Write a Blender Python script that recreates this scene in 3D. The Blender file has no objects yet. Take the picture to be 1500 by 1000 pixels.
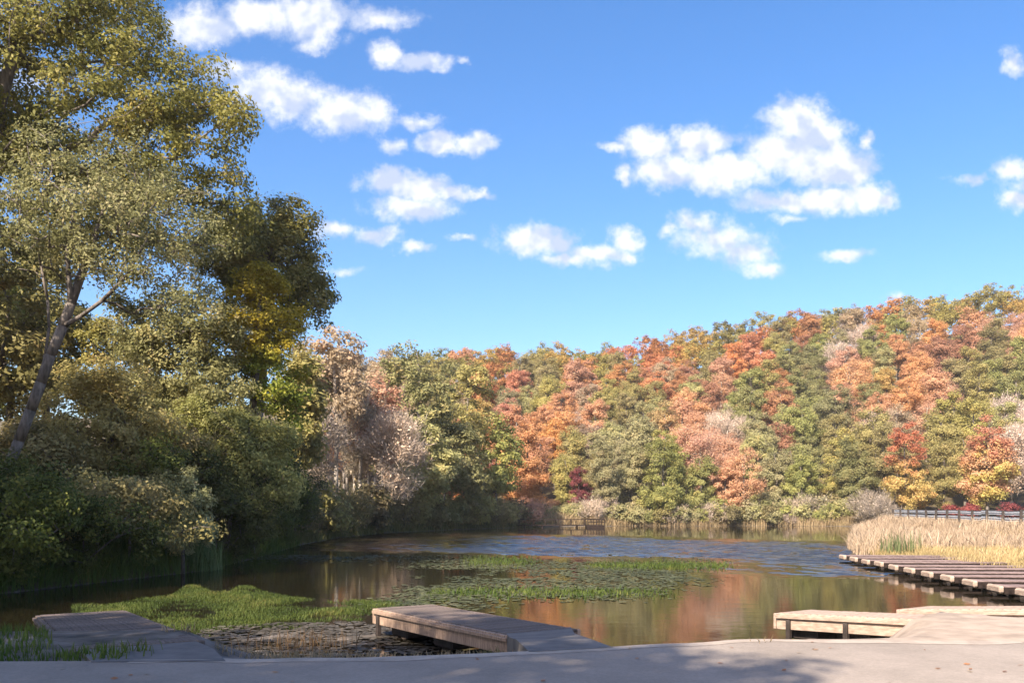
import bpy, math, random
import numpy as np
from mathutils import Vector, Matrix

R = math.radians
scene = bpy.context.scene
col = scene.collection

# ------------------------------------------------------------------ camera
F = 1300.0                 # focal length in photo pixels (photo 1500 wide)
HOR = 742.0                # photo row of the horizon
EYE = 2.6                  # eye above the water, metres
cam_d = bpy.data.cameras.new('camera')
cam = bpy.data.objects.new('camera', cam_d)
col.objects.link(cam)
cam.location = (0, 0, EYE)
cam.rotation_euler = (R(90), 0, 0)
cam_d.sensor_width = 36.0
cam_d.lens = F / 1500.0 * 36.0
cam_d.shift_y = (HOR - 500.0) / 1500.0
cam_d.clip_start = 0.1
cam_d.clip_end = 6000
scene.camera = cam

# ------------------------------------------------------------------ light
SUN_DIR = Vector((-0.52, -0.855, 0.0)).normalized()      # ground direction towards the sun
SUN_EL = R(40)
to_sun = Vector((SUN_DIR.x * math.cos(SUN_EL), SUN_DIR.y * math.cos(SUN_EL), math.sin(SUN_EL)))
sd = bpy.data.lights.new('sun', 'SUN')
sd.energy = 5.0
sd.angle = R(0.55)
sd.color = (1.0, 0.88, 0.72)
so = bpy.data.objects.new('sun', sd)
col.objects.link(so)
so.rotation_euler = (-to_sun).to_track_quat('-Z', 'Y').to_euler()

world = bpy.data.worlds.new('World')
scene.world = world
world.use_nodes = True
wn, wl = world.node_tree.nodes, world.node_tree.links
wn.clear()


def wnode(t, **kw):
    n = wn.new(t)
    for k, v in kw.items():
        setattr(n, k, v)
    return n


def wmath(op, a, b=None, c=None, clamp=False):
    n = wnode('ShaderNodeMath', operation=op, use_clamp=clamp)
    for i, v in enumerate((a, b, c)):
        if v is None:
            continue
        if isinstance(v, (int, float)):
            n.inputs[i].default_value = v
        else:
            wl.new(v, n.inputs[i])
    return n.outputs[0]


sky = wnode('ShaderNodeTexSky', sky_type='NISHITA')
sky.sun_disc = False
sky.sun_elevation = SUN_EL
sky.sun_rotation = math.atan2(SUN_DIR.x, SUN_DIR.y)
sky.air_density = 1.0
sky.dust_density = 2.0
sky.ozone_density = 3.0
hsv = wnode('ShaderNodeHueSaturation')
hsv.inputs['Hue'].default_value = 0.505
hsv.inputs['Saturation'].default_value = 1.3
hsv.inputs['Value'].default_value = 1.0
wl.new(sky.outputs[0], hsv.inputs['Color'])
SKY_STRENGTH = 0.106

# clouds: directions turned into the tangent plane (x/y, z/y)
tc = wnode('ShaderNodeTexCoord')
sep = wnode('ShaderNodeSeparateXYZ')
wl.new(tc.outputs['Generated'], sep.inputs[0])
yy = wmath('MAXIMUM', sep.outputs['Y'], 0.12)
u0 = wmath('MULTIPLY', wmath('DIVIDE', sep.outputs['X'], yy), F)
v0 = wmath('MULTIPLY', wmath('DIVIDE', sep.outputs['Z'], yy), F)
comb = wnode('ShaderNodeCombineXYZ')
wl.new(u0, comb.inputs[0])
wl.new(v0, comb.inputs[1])


def wnoise(vec, scale, detail, rough=0.6):
    n = wnode('ShaderNodeTexNoise')
    n.inputs['Scale'].default_value = scale
    n.inputs['Detail'].default_value = detail
    n.inputs['Roughness'].default_value = rough
    wl.new(vec, n.inputs['Vector'])
    return n


def wvec(op, a, b=None, c=None):
    n = wnode('ShaderNodeVectorMath', operation=op)
    for i, v in enumerate((a, b, c)):
        if v is None:
            continue
        if isinstance(v, tuple):
            n.inputs[i].default_value = v
        else:
            wl.new(v, n.inputs[i])
    return n


nz = wnoise(comb.outputs[0], 0.022, 6, 0.62)
off = wvec('SUBTRACT', nz.outputs['Color'], (0.5, 0.5, 0.5))
warp = wvec('MULTIPLY_ADD', off.outputs[0], (62.0, 40.0, 0.0), comb.outputs[0])
blobs = [
    (300, 38, 56, 34, 1), (375, 24, 62, 32, 1), (455, 25, 62, 40, 1), (463, 60, 32, 18, .8), (556, 27, 56, 17, .8),
    (564, 82, 28, 22, 1), (612, 92, 54, 15, 1), (676, 88, 14, 8, .8),
    (337, 105, 46, 18, .8), (388, 130, 56, 32, 1), (432, 147, 54, 34, 1), (505, 166, 62, 34, 1.1), (548, 165, 32, 24, 1),
    (610, 181, 40, 13, .7), (577, 214, 24, 14, .7), (644, 208, 36, 16, 1), (690, 207, 38, 17, 1),
    (568, 265, 40, 20, 1.1), (612, 277, 54, 22, 1.1), (665, 285, 38, 15, 1), (703, 284, 18, 10, .9), (606, 305, 66, 19, 1),
    (489, 338, 36, 12, .8), (552, 344, 36, 15, .9), (606, 361, 22, 9, .7), (680, 352, 18, 7, .6), (497, 397, 30, 6, .5),
    (944, 211, 44, 24, 1.1), (900, 219, 26, 9, .8), (1026, 209, 48, 26, 1.1), (981, 248, 54, 30, 1.1), (919, 256, 14, 14, .9),
    (1055, 252, 74, 32, 1.2), (1169, 176, 46, 34, 1.2), (1196, 202, 48, 24, 1.1), (1154, 225, 68, 36, 1.2),
    (1216, 240, 62, 36, 1.2), (1254, 248, 30, 30, 1.1), (1270, 201, 13, 13, .8), (1154, 294, 76, 16, 1),
    (1216, 291, 64, 22, 1.1), (1276, 288, 34, 24, 1.2),
    (782, 352, 60, 22, 1.1), (820, 355, 24, 17, 1), (824, 378, 36, 11, .9), (873, 373, 52, 17, 1), (913, 351, 25, 21, .9), (923, 376, 16, 12, .8),
    (1022, 327, 44, 18, .8), (1051, 351, 66, 28, .85), (1096, 368, 44, 24, .85), (1121, 392, 34, 15, .8), (981, 339, 18, 13, .7),
    (1158, 318, 34, 8, .55), (1241, 372, 38, 11, .8), (1481, 92, 22, 20, .8), (1482, 247, 26, 18, .8), (1492, 292, 30, 18, .9),
    (1425, 262, 30, 10, .6), (1315, 432, 16, 9, .7), (1560, 270, 80, 30, 1), (1640, 120, 90, 30, 1), (-60, 120, 120, 40, 1),
    (420, -90, 110, 40, 1), (900, -140, 120, 45, 1), (1300, -110, 90, 40, 1),
]
acc = None
for cx, cy, rx, ry, s in blobs:
    x, y = cx - 750.0, HOR - cy
    m = wvec('MULTIPLY_ADD', warp.outputs[0], (1 / rx, 1 / ry, 0), (-x / rx, -y / ry, 0))
    d = wvec('LENGTH', m.outputs[0])
    v = wmath('MULTIPLY_ADD', d.outputs['Value'], -0.95 * s, 1.32 * s)
    acc = v if acc is None else wmath('SMOOTH_MAX', acc, v, 0.12)
fine = wnoise(comb.outputs[0], 0.045, 6, 0.62)
# outside the picture the same fair-weather cumulus goes on as a noise field
wide = wnoise(tc.outputs['Generated'], 3.4, 7, 0.58)
wide_d = wmath('MULTIPLY_ADD', wide.outputs['Fac'], 5.0, -3.05)
front = wnode('ShaderNodeMapRange', interpolation_type='SMOOTHSTEP')
wl.new(sep.outputs['Y'], front.inputs['Value'])
front.inputs['From Min'].default_value = 0.55
front.inputs['From Max'].default_value = 0.72
mixd = wnode('ShaderNodeMix', data_type='FLOAT')
wl.new(front.outputs[0], mixd.inputs['Factor'])
wl.new(wide_d, mixd.inputs['A'])
wl.new(acc, mixd.inputs['B'])
dens = wmath('ADD', mixd.outputs['Result'], wmath('MULTIPLY_ADD', fine.outputs['Fac'], 1.25, -0.66))
alpha = wnode('ShaderNodeMapRange', interpolation_type='SMOOTHSTEP')
wl.new(dens, alpha.inputs['Value'])
alpha.inputs['From Min'].default_value = 0.02
alpha.inputs['From Max'].default_value = 1.0
above = wnode('ShaderNodeMapRange', interpolation_type='SMOOTHSTEP')
wl.new(sep.outputs['Z'], above.inputs['Value'])
above.inputs['From Min'].default_value = 0.02
above.inputs['From Max'].default_value = 0.12
alpha_o = wmath('MULTIPLY', wmath('MULTIPLY', alpha.outputs[0], above.outputs[0]), 0.93)
shade = wnoise(wvec('ADD', comb.outputs[0], (9.0, -14.0, 3.0)).outputs[0], 0.02, 3, 0.5)
sramp = wnode('ShaderNodeMapRange', interpolation_type='SMOOTHSTEP')
wl.new(shade.outputs['Fac'], sramp.inputs['Value'])
sramp.inputs['From Min'].default_value = 0.38
sramp.inputs['From Max'].default_value = 0.58
ccol = wnode('ShaderNodeMix', data_type='RGBA')
wl.new(sramp.outputs[0], ccol.inputs['Factor'])
ccol.inputs['A'].default_value = (2.5, 2.85, 3.7, 1)
ccol.inputs['B'].default_value = (4.3, 4.3, 4.4, 1)
smix = wnode('ShaderNodeMix', data_type='RGBA')
wl.new(alpha_o, smix.inputs['Factor'])
wl.new(hsv.outputs[0], smix.inputs['A'])
wl.new(ccol.outputs['Result'], smix.inputs['B'])
bg = wnode('ShaderNodeBackground')
bg.inputs['Strength'].default_value = SKY_STRENGTH
wl.new(smix.outputs['Result'], bg.inputs['Color'])
wout = wnode('ShaderNodeOutputWorld')
wl.new(bg.outputs[0], wout.inputs['Surface'])

vs = scene.view_settings
vs.view_transform = 'Standard'
vs.look = 'None'
vs.gamma = 1.0
vs.use_curve_mapping = False
vs.exposure = 1.35
scene.render.engine = 'CYCLES'
scene.cycles.use_denoising = True
scene.cycles.max_bounces = 8
scene.cycles.transparent_max_bounces = 4
scene.cycles.diffuse_bounces = 3
scene.cycles.glossy_bounces = 3
scene.cycles.transmission_bounces = 3
scene.cycles.caustics_reflective = False
scene.cycles.caustics_refractive = False

# ------------------------------------------------------------------ helpers
def at(px, py, d):
    """world point seen at a photo pixel, at depth d from the camera"""
    return Vector(((px - 750.0) / F * d, d, EYE - (py - HOR) / F * d))


def tag(o, label=None, cat=None, group=None, kind=None):
    if label: o['label'] = label
    if cat: o['category'] = cat
    if group: o['group'] = group
    if kind: o['kind'] = kind
    return o


def link(name, data, parent=None, loc=None, rot=None, scale=None):
    o = bpy.data.objects.new(name, data)
    col.objects.link(o)
    if parent is not None: o.parent = parent
    if loc is not None: o.location = loc
    if rot is not None: o.rotation_euler = rot
    if scale is not None: o.scale = scale
    return o


def np_mesh(name, verts, faces, mats=(), tint=None, smooth=False):
    verts = np.asarray(verts, dtype=np.float32)
    faces = np.asarray(faces, dtype=np.int32)
    k = faces.shape[1]
    me = bpy.data.meshes.new(name)
    me.vertices.add(len(verts))
    me.vertices.foreach_set('co', verts.ravel())
    me.loops.add(faces.size)
    me.loops.foreach_set('vertex_index', faces.ravel())
    me.polygons.add(len(faces))
    me.polygons.foreach_set('loop_start', np.arange(0, faces.size, k, dtype=np.int32))
    me.polygons.foreach_set('use_smooth', np.full(len(faces), smooth, dtype=bool))
    if tint is not None:
        a = me.attributes.new('tint', 'FLOAT', 'FACE')
        a.data.foreach_set('value', np.asarray(tint, dtype=np.float32))
    for m in mats:
        me.materials.append(m)
    me.update(calc_edges=True)
    return me


def box_mesh(name, boxes, mat, bev=0.0):
    """boxes: (cx,cy,cz,sx,sy,sz) joined in one mesh"""
    import bmesh
    bm = bmesh.new()
    for cx, cy, cz, sx, sy, sz in boxes:
        r = bmesh.ops.create_cube(bm, size=1.0)
        for v in r['verts']:
            v.co = Vector((cx + v.co.x * sx, cy + v.co.y * sy, cz + v.co.z * sz))
    if bev > 0:
        bmesh.ops.bevel(bm, geom=list(bm.edges), offset=bev, segments=1, affect='EDGES')
    me = bpy.data.meshes.new(name)
    bm.to_mesh(me)
    bm.free()
    me.materials.append(mat)
    return me


# ------------------------------------------------------------------ materials
def new_mat(name):
    m = bpy.data.materials.new(name)
    m.use_nodes = True
    nt = m.node_tree
    nt.nodes.clear()
    out = nt.nodes.new('ShaderNodeOutputMaterial')
    return m, nt, nt.nodes, nt.links, out


def ramp(nd, stops):
    r = nd.new('ShaderNodeValToRGB')
    e = r.color_ramp.elements
    while len(e) < len(stops):
        e.new(0.5)
    for i, (p, c) in enumerate(stops):
        e[i].position = p
        e[i].color = (*c, 1)
    return r


def leaf_mat(name, lo, hi, accent=None, top=None, trans=0.45, gain=1.3, soft=False):
    """leaf colours: lo..hi by clump, an accent colour on a few clumps, another colour towards the top"""
    m, nt, nd, lk, out = new_mat(name)
    lo, hi = [tuple(v * gain for v in c) for c in (lo, hi)]
    accent = accent and tuple(v * gain for v in accent)
    at_ = nd.new('ShaderNodeAttribute')
    at_.attribute_name = 'tint'
    stops = [(0.12, lo), (0.75, hi)]
    if accent: stops.append((0.97, accent))
    rp = ramp(nd, stops)
    lk.new(at_.outputs['Fac'], rp.inputs[0])
    c = rp.outputs[0]
    if top:
        tcn = nd.new('ShaderNodeTexCoord')
        sp = nd.new('ShaderNodeSeparateXYZ')
        lk.new(tcn.outputs['Generated'], sp.inputs[0])
        nz_ = nd.new('ShaderNodeTexNoise')
        nz_.inputs['Scale'].default_value = 4.0
        lk.new(tcn.outputs['Generated'], nz_.inputs['Vector'])
        ad = nd.new('ShaderNodeMath'); ad.operation = 'MULTIPLY_ADD'
        lk.new(nz_.outputs['Fac'], ad.inputs[0]); ad.inputs[1].default_value = 0.9
        lk.new(sp.outputs['Z'], ad.inputs[2])
        mr = nd.new('ShaderNodeMapRange')
        lk.new(ad.outputs[0], mr.inputs['Value'])
        mr.inputs['From Min'].default_value = 0.85
        mr.inputs['From Max'].default_value = 1.1
        rp2 = ramp(nd, [(0.1, tuple(v * 0.75 for v in top)), (0.8, top)])
        lk.new(at_.outputs['Fac'], rp2.inputs[0])
        mx = nd.new('ShaderNodeMix'); mx.data_type = 'RGBA'
        lk.new(mr.outputs[0], mx.inputs['Factor'])
        lk.new(c, mx.inputs['A']); lk.new(rp2.outputs[0], mx.inputs['B'])
        c = mx.outputs['Result']
    oi = nd.new('ShaderNodeObjectInfo')
    hs = nd.new('ShaderNodeHueSaturation')
    for inp, a, b in (('Hue', 0.49, 0.51), ('Value', 0.98, 1.26) if soft else ('Value', 0.86, 1.14), ('Saturation', 0.8, 0.97) if soft else ('Saturation', 0.9, 1.08)):
        mr = nd.new('ShaderNodeMapRange')
        lk.new(oi.outputs['Random'], mr.inputs['Value'])
        mr.inputs['To Min'].default_value = a
        mr.inputs['To Max'].default_value = b
        lk.new(mr.outputs[0], hs.inputs[inp])
    lk.new(c, hs.inputs['Color'])
    c = hs.outputs[0]
    pb = nd.new('ShaderNodeBsdfPrincipled')
    lk.new(c, pb.inputs['Base Color'])
    pb.inputs['Roughness'].default_value = 0.6
    pb.inputs['Specular IOR Level'].default_value = 0.25
    tr = nd.new('ShaderNodeBsdfTranslucent')
    lk.new(c, tr.inputs['Color'])
    ms = nd.new('ShaderNodeMixShader')
    ms.inputs[0].default_value = trans
    lk.new(pb.outputs[0], ms.inputs[1])
    lk.new(tr.outputs[0], ms.inputs[2])
    lk.new(ms.outputs[0], out.inputs['Surface'])
    return m


def noise_mat(name, c0, c1, scale, rough=0.85, bump=0.0, stretch=(1, 1, 1), c2=None, spec=0.3, bscale=None, rnd=0.0, speck=0.0, crack=False):
    m, nt, nd, lk, out = new_mat(name)
    tcn = nd.new('ShaderNodeTexCoord')
    mp = nd.new('ShaderNodeMapping')
    mp.inputs['Scale'].default_value = stretch
    lk.new(tcn.outputs['Object'], mp.inputs[0])
    n = nd.new('ShaderNodeTexNoise')
    n.inputs['Scale'].default_value = scale
    n.inputs['Detail'].default_value = 6
    n.inputs['Roughness'].default_value = 0.65
    lk.new(mp.outputs[0], n.inputs['Vector'])
    stops = [(0.32, c0), (0.62, c1)]
    if c2: stops.append((0.78, c2))
    rp = ramp(nd, stops)
    lk.new(n.outputs['Fac'], rp.inputs[0])
    c = rp.outputs[0]
    if crack:
        wn_ = nd.new('ShaderNodeTexNoise'); wn_.inputs['Scale'].default_value = 1.4; wn_.inputs['Detail'].default_value = 5
        lk.new(mp.outputs[0], wn_.inputs['Vector'])
        wa = nd.new('ShaderNodeVectorMath'); wa.operation = 'MULTIPLY_ADD'
        lk.new(wn_.outputs['Color'], wa.inputs[0]); wa.inputs[1].default_value = (1.2, 1.2, 0); lk.new(mp.outputs[0], wa.inputs[2])
        vo = nd.new('ShaderNodeTexVoronoi'); vo.feature = 'DISTANCE_TO_EDGE'; vo.inputs['Scale'].default_value = .33
        lk.new(wa.outputs[0], vo.inputs['Vector'])
        cr = nd.new('ShaderNodeMapRange'); lk.new(vo.outputs['Distance'], cr.inputs['Value'])
        cr.inputs['From Min'].default_value = .002; cr.inputs['From Max'].default_value = .008
        cr.inputs['To Min'].default_value = .55; cr.inputs['To Max'].default_value = 1.0
        hs = nd.new('ShaderNodeHueSaturation')
        lk.new(cr.outputs[0], hs.inputs['Value']); lk.new(c, hs.inputs['Color'])
        c = hs.outputs[0]
    if speck:
        n4 = nd.new('ShaderNodeTexNoise')
        n4.inputs['Scale'].default_value = 26
        n4.inputs['Detail'].default_value = 8
        n4.inputs['Roughness'].default_value = .8
        lk.new(mp.outputs[0], n4.inputs['Vector'])
        mr = nd.new('ShaderNodeMapRange')
        lk.new(n4.outputs['Fac'], mr.inputs['Value'])
        mr.inputs['From Min'].default_value = .3
        mr.inputs['From Max'].default_value = .7
        mr.inputs['To Min'].default_value = 1 - speck
        mr.inputs['To Max'].default_value = 1 + speck
        hs = nd.new('ShaderNodeHueSaturation')
        lk.new(mr.outputs[0], hs.inputs['Value'])
        lk.new(c, hs.inputs['Color'])
        c = hs.outputs[0]
    if rnd:
        oi = nd.new('ShaderNodeObjectInfo')
        hs = nd.new('ShaderNodeHueSaturation')
        mr = nd.new('ShaderNodeMapRange')
        lk.new(oi.outputs['Random'], mr.inputs['Value'])
        mr.inputs['To Min'].default_value = 1 - rnd
        mr.inputs['To Max'].default_value = 1 + rnd
        lk.new(mr.outputs[0], hs.inputs['Value'])
        lk.new(c, hs.inputs['Color'])
        c = hs.outputs[0]
    pb = nd.new('ShaderNodeBsdfPrincipled')
    lk.new(c, pb.inputs['Base Color'])
    pb.inputs['Roughness'].default_value = rough
    pb.inputs['Specular IOR Level'].default_value = spec
    if bump:
        n2 = nd.new('ShaderNodeTexNoise')
        n2.inputs['Scale'].default_value = bscale or scale * 3
        n2.inputs['Detail'].default_value = 5
        lk.new(mp.outputs[0], n2.inputs['Vector'])
        b = nd.new('ShaderNodeBump')
        b.inputs['Strength'].default_value = 0.8
        b.inputs['Distance'].default_value = bump
        lk.new(n2.outputs['Fac'], b.inputs['Height'])
        lk.new(b.outputs[0], pb.inputs['Normal'])
    lk.new(pb.outputs[0], out.inputs['Surface'])
    return m


LEAF = {
    'olive': leaf_mat('leaf_olive', (.19, .16, .045), (.295, .243, .075), (.36, .24, .08), soft=True),
    'dkolive': leaf_mat('leaf_dark_olive', (.135, .12, .03), (.22, .185, .048), (.29, .2, .06), soft=True),
    'green': leaf_mat('leaf_green', (.15, .15, .045), (.245, .228, .075), (.31, .25, .085), soft=True),
    'ygreen': leaf_mat('leaf_yellow_green', (.15, .155, .04), (.25, .235, .06), (.35, .27, .06), soft=True),
    'pale': leaf_mat('leaf_pale_yellow', (.20, .19, .075), (.31, .27, .11), (.38, .28, .12), soft=True),
    'gold': leaf_mat('leaf_gold', (.26, .175, .045), (.40, .26, .07), (.44, .2, .06), soft=True),
    'orange': leaf_mat('leaf_orange', (.33, .155, .05), (.47, .225, .08), (.5, .29, .1), soft=True),
    'rust': leaf_mat('leaf_rust', (.24, .10, .035), (.38, .17, .06), (.3, .2, .07), soft=True),
    'red': leaf_mat('leaf_red', (.34, .125, .05), (.47, .19, .08), (.45, .25, .11), soft=True),
    'salmon': leaf_mat('leaf_salmon', (.35, .17, .085), (.47, .25, .13), (.36, .27, .12), soft=True),
    'crimson': leaf_mat('leaf_crimson', (.12, .032, .036), (.24, .06, .06), (.3, .1, .09)),
    'tan': leaf_mat('leaf_tan', (.22, .16, .085), (.36, .26, .15), (.4, .22, .12), soft=True),
    'mauve': leaf_mat('twig_mauve', (.22, .165, .125), (.35, .265, .205), (.42, .25, .16), trans=0.1, soft=True),
    'grey': leaf_mat('twig_grey', (.17, .14, .105), (.29, .235, .18), (.34, .25, .15), trans=0.1),
    'sage': leaf_mat('leaf_sage', (.14, .14, .05), (.265, .25, .105), (.36, .30, .15)),
    'oak': leaf_mat('leaf_oak', (.11, .11, .026), (.24, .215, .055), (.35, .275, .09)),
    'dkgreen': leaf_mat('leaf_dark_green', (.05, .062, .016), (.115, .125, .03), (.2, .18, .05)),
    'fire': leaf_mat('leaf_fire', (.34, .27, .05), (.46, .32, .06), (.5, .22, .04), top=(.56, .17, .04), soft=True),
    'blush': leaf_mat('leaf_blush', (.32, .27, .07), (.42, .29, .09), (.45, .25, .1), top=(.5, .2, .12), soft=True),
    'crown_gold': leaf_mat('leaf_green_gold', (.13, .155, .035), (.24, .24, .05), (.34, .28, .07), top=(.42, .31, .06)),
    'willow': leaf_mat('leaf_willow', (.20, .20, .09), (.36, .34, .18), (.45, .42, .25)),
    'brush': leaf_mat('leaf_brush', (.12, .10, .045), (.22, .18, .08), (.3, .22, .12)),
}
BARK = noise_mat('bark_grey', (.06, .05, .042), (.21, .175, .148), 8, 0.9, 0.02, (1, 1, .25))
BARK_PALE = noise_mat('bark_pale', (.16, .135, .11), (.40, .34, .28), 5, 0.9, 0.02, (1, 1, .25))
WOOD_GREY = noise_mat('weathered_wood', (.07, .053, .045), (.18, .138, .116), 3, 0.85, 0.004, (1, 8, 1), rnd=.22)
WOOD_WARM = noise_mat('sun_bleached_wood', (.15, .10, .075), (.36, .25, .185), 4, 0.8, 0.004, (8, 1, 1), rnd=.12)
WOOD_PINK = noise_mat('reddish_dock_wood', (.13, .09, .08), (.27, .19, .17), 4, 0.85, 0.004, (1, 8, 1), rnd=.16)
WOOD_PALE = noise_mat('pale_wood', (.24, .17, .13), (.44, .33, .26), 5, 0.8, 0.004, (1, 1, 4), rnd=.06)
WOOD_DARK = noise_mat('dark_wet_wood', (.02, .015, .012), (.06, .045, .04), 6, 0.7, 0.004)
PIER_WOOD = noise_mat('pier_wood', (.014, .010, .009), (.04, .028, .024), 6, 1.0, 0.0, spec=.05)
STEEL = noise_mat('galvanised_rail', (.30, .31, .33), (.42, .435, .455), 3, 0.6, 0.0, spec=.5)

# ------------------------------------------------------------------ terrain
SHORE = np.array([(-19.6, 14.9), (-19.2, 20), (-17.6, 23.6), (-15.3, 26.6), (-12.6, 36), (-13.2, 46), (-14.5, 60), (-14.6, 74),
                  (-12.5, 88), (-6.5, 102), (0.3, 111), (3.5, 117.5), (15, 120.5), (32, 121.5), (45, 119.5), (44, 112),
                  (36, 94), (27, 71), (21, 56), (18.4, 48), (17.6, 40), (17.2, 30), (17.6, 22), (14.5, 18.4), (9.6, 16.9),
                  (8.0, 16.5), (6.3, 15.7), (5.6, 14.9), (4.5, 14.4), (2.2, 15.2), (-3, 15.2), (-12, 15.0)], dtype=float)


def shore_sd(x, y):
    """distance to the lake outline, negative over the lake"""
    x = np.asarray(x, float); y = np.asarray(y, float)
    best = np.full(x.shape, 1e9)
    ins = np.zeros(x.shape, bool)
    n = len(SHORE)
    for i in range(n):
        ax, ay = SHORE[i]; bx, by = SHORE[(i + 1) % n]
        dx, dy = bx - ax, by - ay
        t = np.clip(((x - ax) * dx + (y - ay) * dy) / (dx * dx + dy * dy), 0, 1)
        best = np.minimum(best, np.hypot(x - ax - t * dx, y - ay - t * dy))
        cond = ((ay > y) != (by > y))
        xi = (bx - ax) * (y - ay) / (by - ay + 1e-12) + ax
        ins ^= cond & (x < xi)
    return np.where(ins, -best, best)


def sstep(a, b, v):
    t = np.clip((v - a) / (b - a), 0, 1)
    return t * t * (3 - 2 * t)


def vnoise(x, y, seed=0):
    """smooth value noise in numpy"""
    xi = np.floor(x).astype(np.int64); yi = np.floor(y).astype(np.int64)
    fx = x - xi; fy = y - yi
    fx = fx * fx * (3 - 2 * fx); fy = fy * fy * (3 - 2 * fy)

    def h(a, b):
        v = (a * 374761393 + b * 668265263 + seed * 974634777) & 0x7fffffff
        v = ((v ^ (v >> 13)) * 1274126177) & 0x7fffffff
        return ((v ^ (v >> 16)) & 0xffff) / 65535.0
    return (h(xi, yi) * (1 - fx) + h(xi + 1, yi) * fx) * (1 - fy) + (h(xi, yi + 1) * (1 - fx) + h(xi + 1, yi + 1) * fx) * fy


RX = [-400, -120, -39, 31, 73, 110, 156, 260, 600]
RZ = [20, 30, 37, 40.5, 47, 51, 57, 66, 72]


def ground(x, y):
    x = np.asarray(x, float); y = np.asarray(y, float)
    D = shore_sd(x, y)
    w = 2.6 + 2.6 * sstep(-4.6, -3.4, x) * (1 - sstep(1.6, 4.2, x)) - 1.45 * sstep(5.4, 6.4, x) * (1 - .75 * sstep(7.2, 8.2, x)) * (1 - sstep(18, 22, y))
    fx = np.interp(y, [20, 53, 99, 112], [27, 33.0, 42.5, 46])
    cap = .86 - .62 * sstep(18.5, 24, y) * sstep(12, 15, x) * (1 - sstep(-4, -1, x - fx))
    zn = cap * np.clip(D / w, 0, 1)
    wl_ = (1 - sstep(-12.5, -9, x)) * sstep(17, 27, y)
    zl = (3.0 * (1 - np.exp(-np.maximum(D, 0) / 5.0)) + 0.06 * np.clip(D, 0, 90)) * wl_
    yfar = np.interp(x, [-40, 46, 62, 200], [121, 121, 112, 104])
    ridge = np.interp(x, RX, RZ)
    zf = ridge * sstep(-18, 152, y - yfar - 12) * sstep(0, 14, D) * (1 - 0.3 * sstep(190, 420, y - yfar))
    # the valley head behind the left bank climbs to the same ridge
    z = np.maximum(np.maximum(zn, zl), zf + zn * 0.6)
    rough = (vnoise(x * .35, y * .35, 3) - .5) * .25 * sstep(4, 14, D) * sstep(20, 40, y)
    z = z + rough
    zi = -np.minimum(1.3, 0.22 * -D)
    # mud flat between the two jetties lies just at the water level
    mud = sstep(1.25, 0.6, np.hypot((x + 4.2) / 3.4, (y - 17.2) / 2.1))
    mn = (vnoise(x * 2.3, y * 2.3, 5) * .6 + vnoise(x * 6, y * 6, 8) * .4)
    zi = zi * (1 - mud) + mud * np.maximum(zi, -0.085 + 0.15 * mn)
    return np.where(D > 0, z, zi)


def gz(x, y):
    return float(ground(np.array([x]), np.array([y]))[0])


def axis_pts(segs):
    out = [segs[0][0]]
    for a, b, n in segs:
        out += list(np.linspace(a, b, n + 1)[1:])
    return np.array(out)


gx = axis_pts([(-1200, -400, 10), (-400, -100, 24), (-100, -26, 36), (-26, 24, 110), (24, 70, 40), (70, 300, 46), (300, 1200, 14)])
gy = axis_pts([(-600, -60, 10), (-60, 8, 16), (8, 24, 70), (24, 60, 60), (60, 140, 60), (140, 320, 50), (320, 1600, 18)])
GX, GY = np.meshgrid(gx, gy)
GZ = ground(GX, GY)
nx, ny = len(gx), len(gy)
idx = np.arange(nx * ny).reshape(ny, nx)
quads = np.stack([idx[:-1, :-1], idx[:-1, 1:], idx[1:, 1:], idx[1:, :-1]], -1).reshape(-1, 4)

# ground material: leaf litter and grass on the slopes, pale sand on the right-hand bank, mud by the water
m, nt, nd, lk, out = new_mat('ground_soil')
tcn = nd.new('ShaderNodeTexCoord')
n1 = nd.new('ShaderNodeTexNoise'); n1.inputs['Scale'].default_value = .6; n1.inputs['Detail'].default_value = 8
lk.new(tcn.outputs['Object'], n1.inputs['Vector'])
litter = ramp(nd, [(.3, (.035, .028, .014)), (.5, (.09, .062, .028)), (.7, (.075, .07, .025))])
lk.new(n1.outputs['Fac'], litter.inputs[0])
n2 = nd.new('ShaderNodeTexNoise'); n2.inputs['Scale'].default_value = 3.; n2.inputs['Detail'].default_value = 8
lk.new(tcn.outputs['Object'], n2.inputs['Vector'])
sand = ramp(nd, [(.3, (.24, .185, .14)), (.55, (.34, .265, .205)), (.75, (.39, .31, .245))])
lk.new(n2.outputs['Fac'], sand.inputs[0])
mudr = ramp(nd, [(.3, (.04, .033, .025)), (.55, (.13, .105, .085)), (.75, (.22, .185, .16))])
lk.new(n2.outputs['Fac'], mudr.inputs[0])
sp = nd.new('ShaderNodeSeparateXYZ')
lk.new(tcn.outputs['Object'], sp.inputs[0])


def mrange(v, a, b):
    r = nd.new('ShaderNodeMapRange'); r.interpolation_type = 'SMOOTHSTEP'
    lk.new(v, r.inputs['Value']); r.inputs['From Min'].default_value = a; r.inputs['From Max'].default_value = b
    return r.outputs[0]


def mixc(f, a, b):
    x = nd.new('ShaderNodeMix'); x.data_type = 'RGBA'
    lk.new(f, x.inputs['Factor']); lk.new(a, x.inputs['A']); lk.new(b, x.inputs['B'])
    return x.outputs['Result']


def mmul(a, b):
    x = nd.new('ShaderNodeMath'); x.operation = 'MULTIPLY'
    lk.new(a, x.inputs[0]); lk.new(b, x.inputs[1])
    return x.outputs[0]


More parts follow.
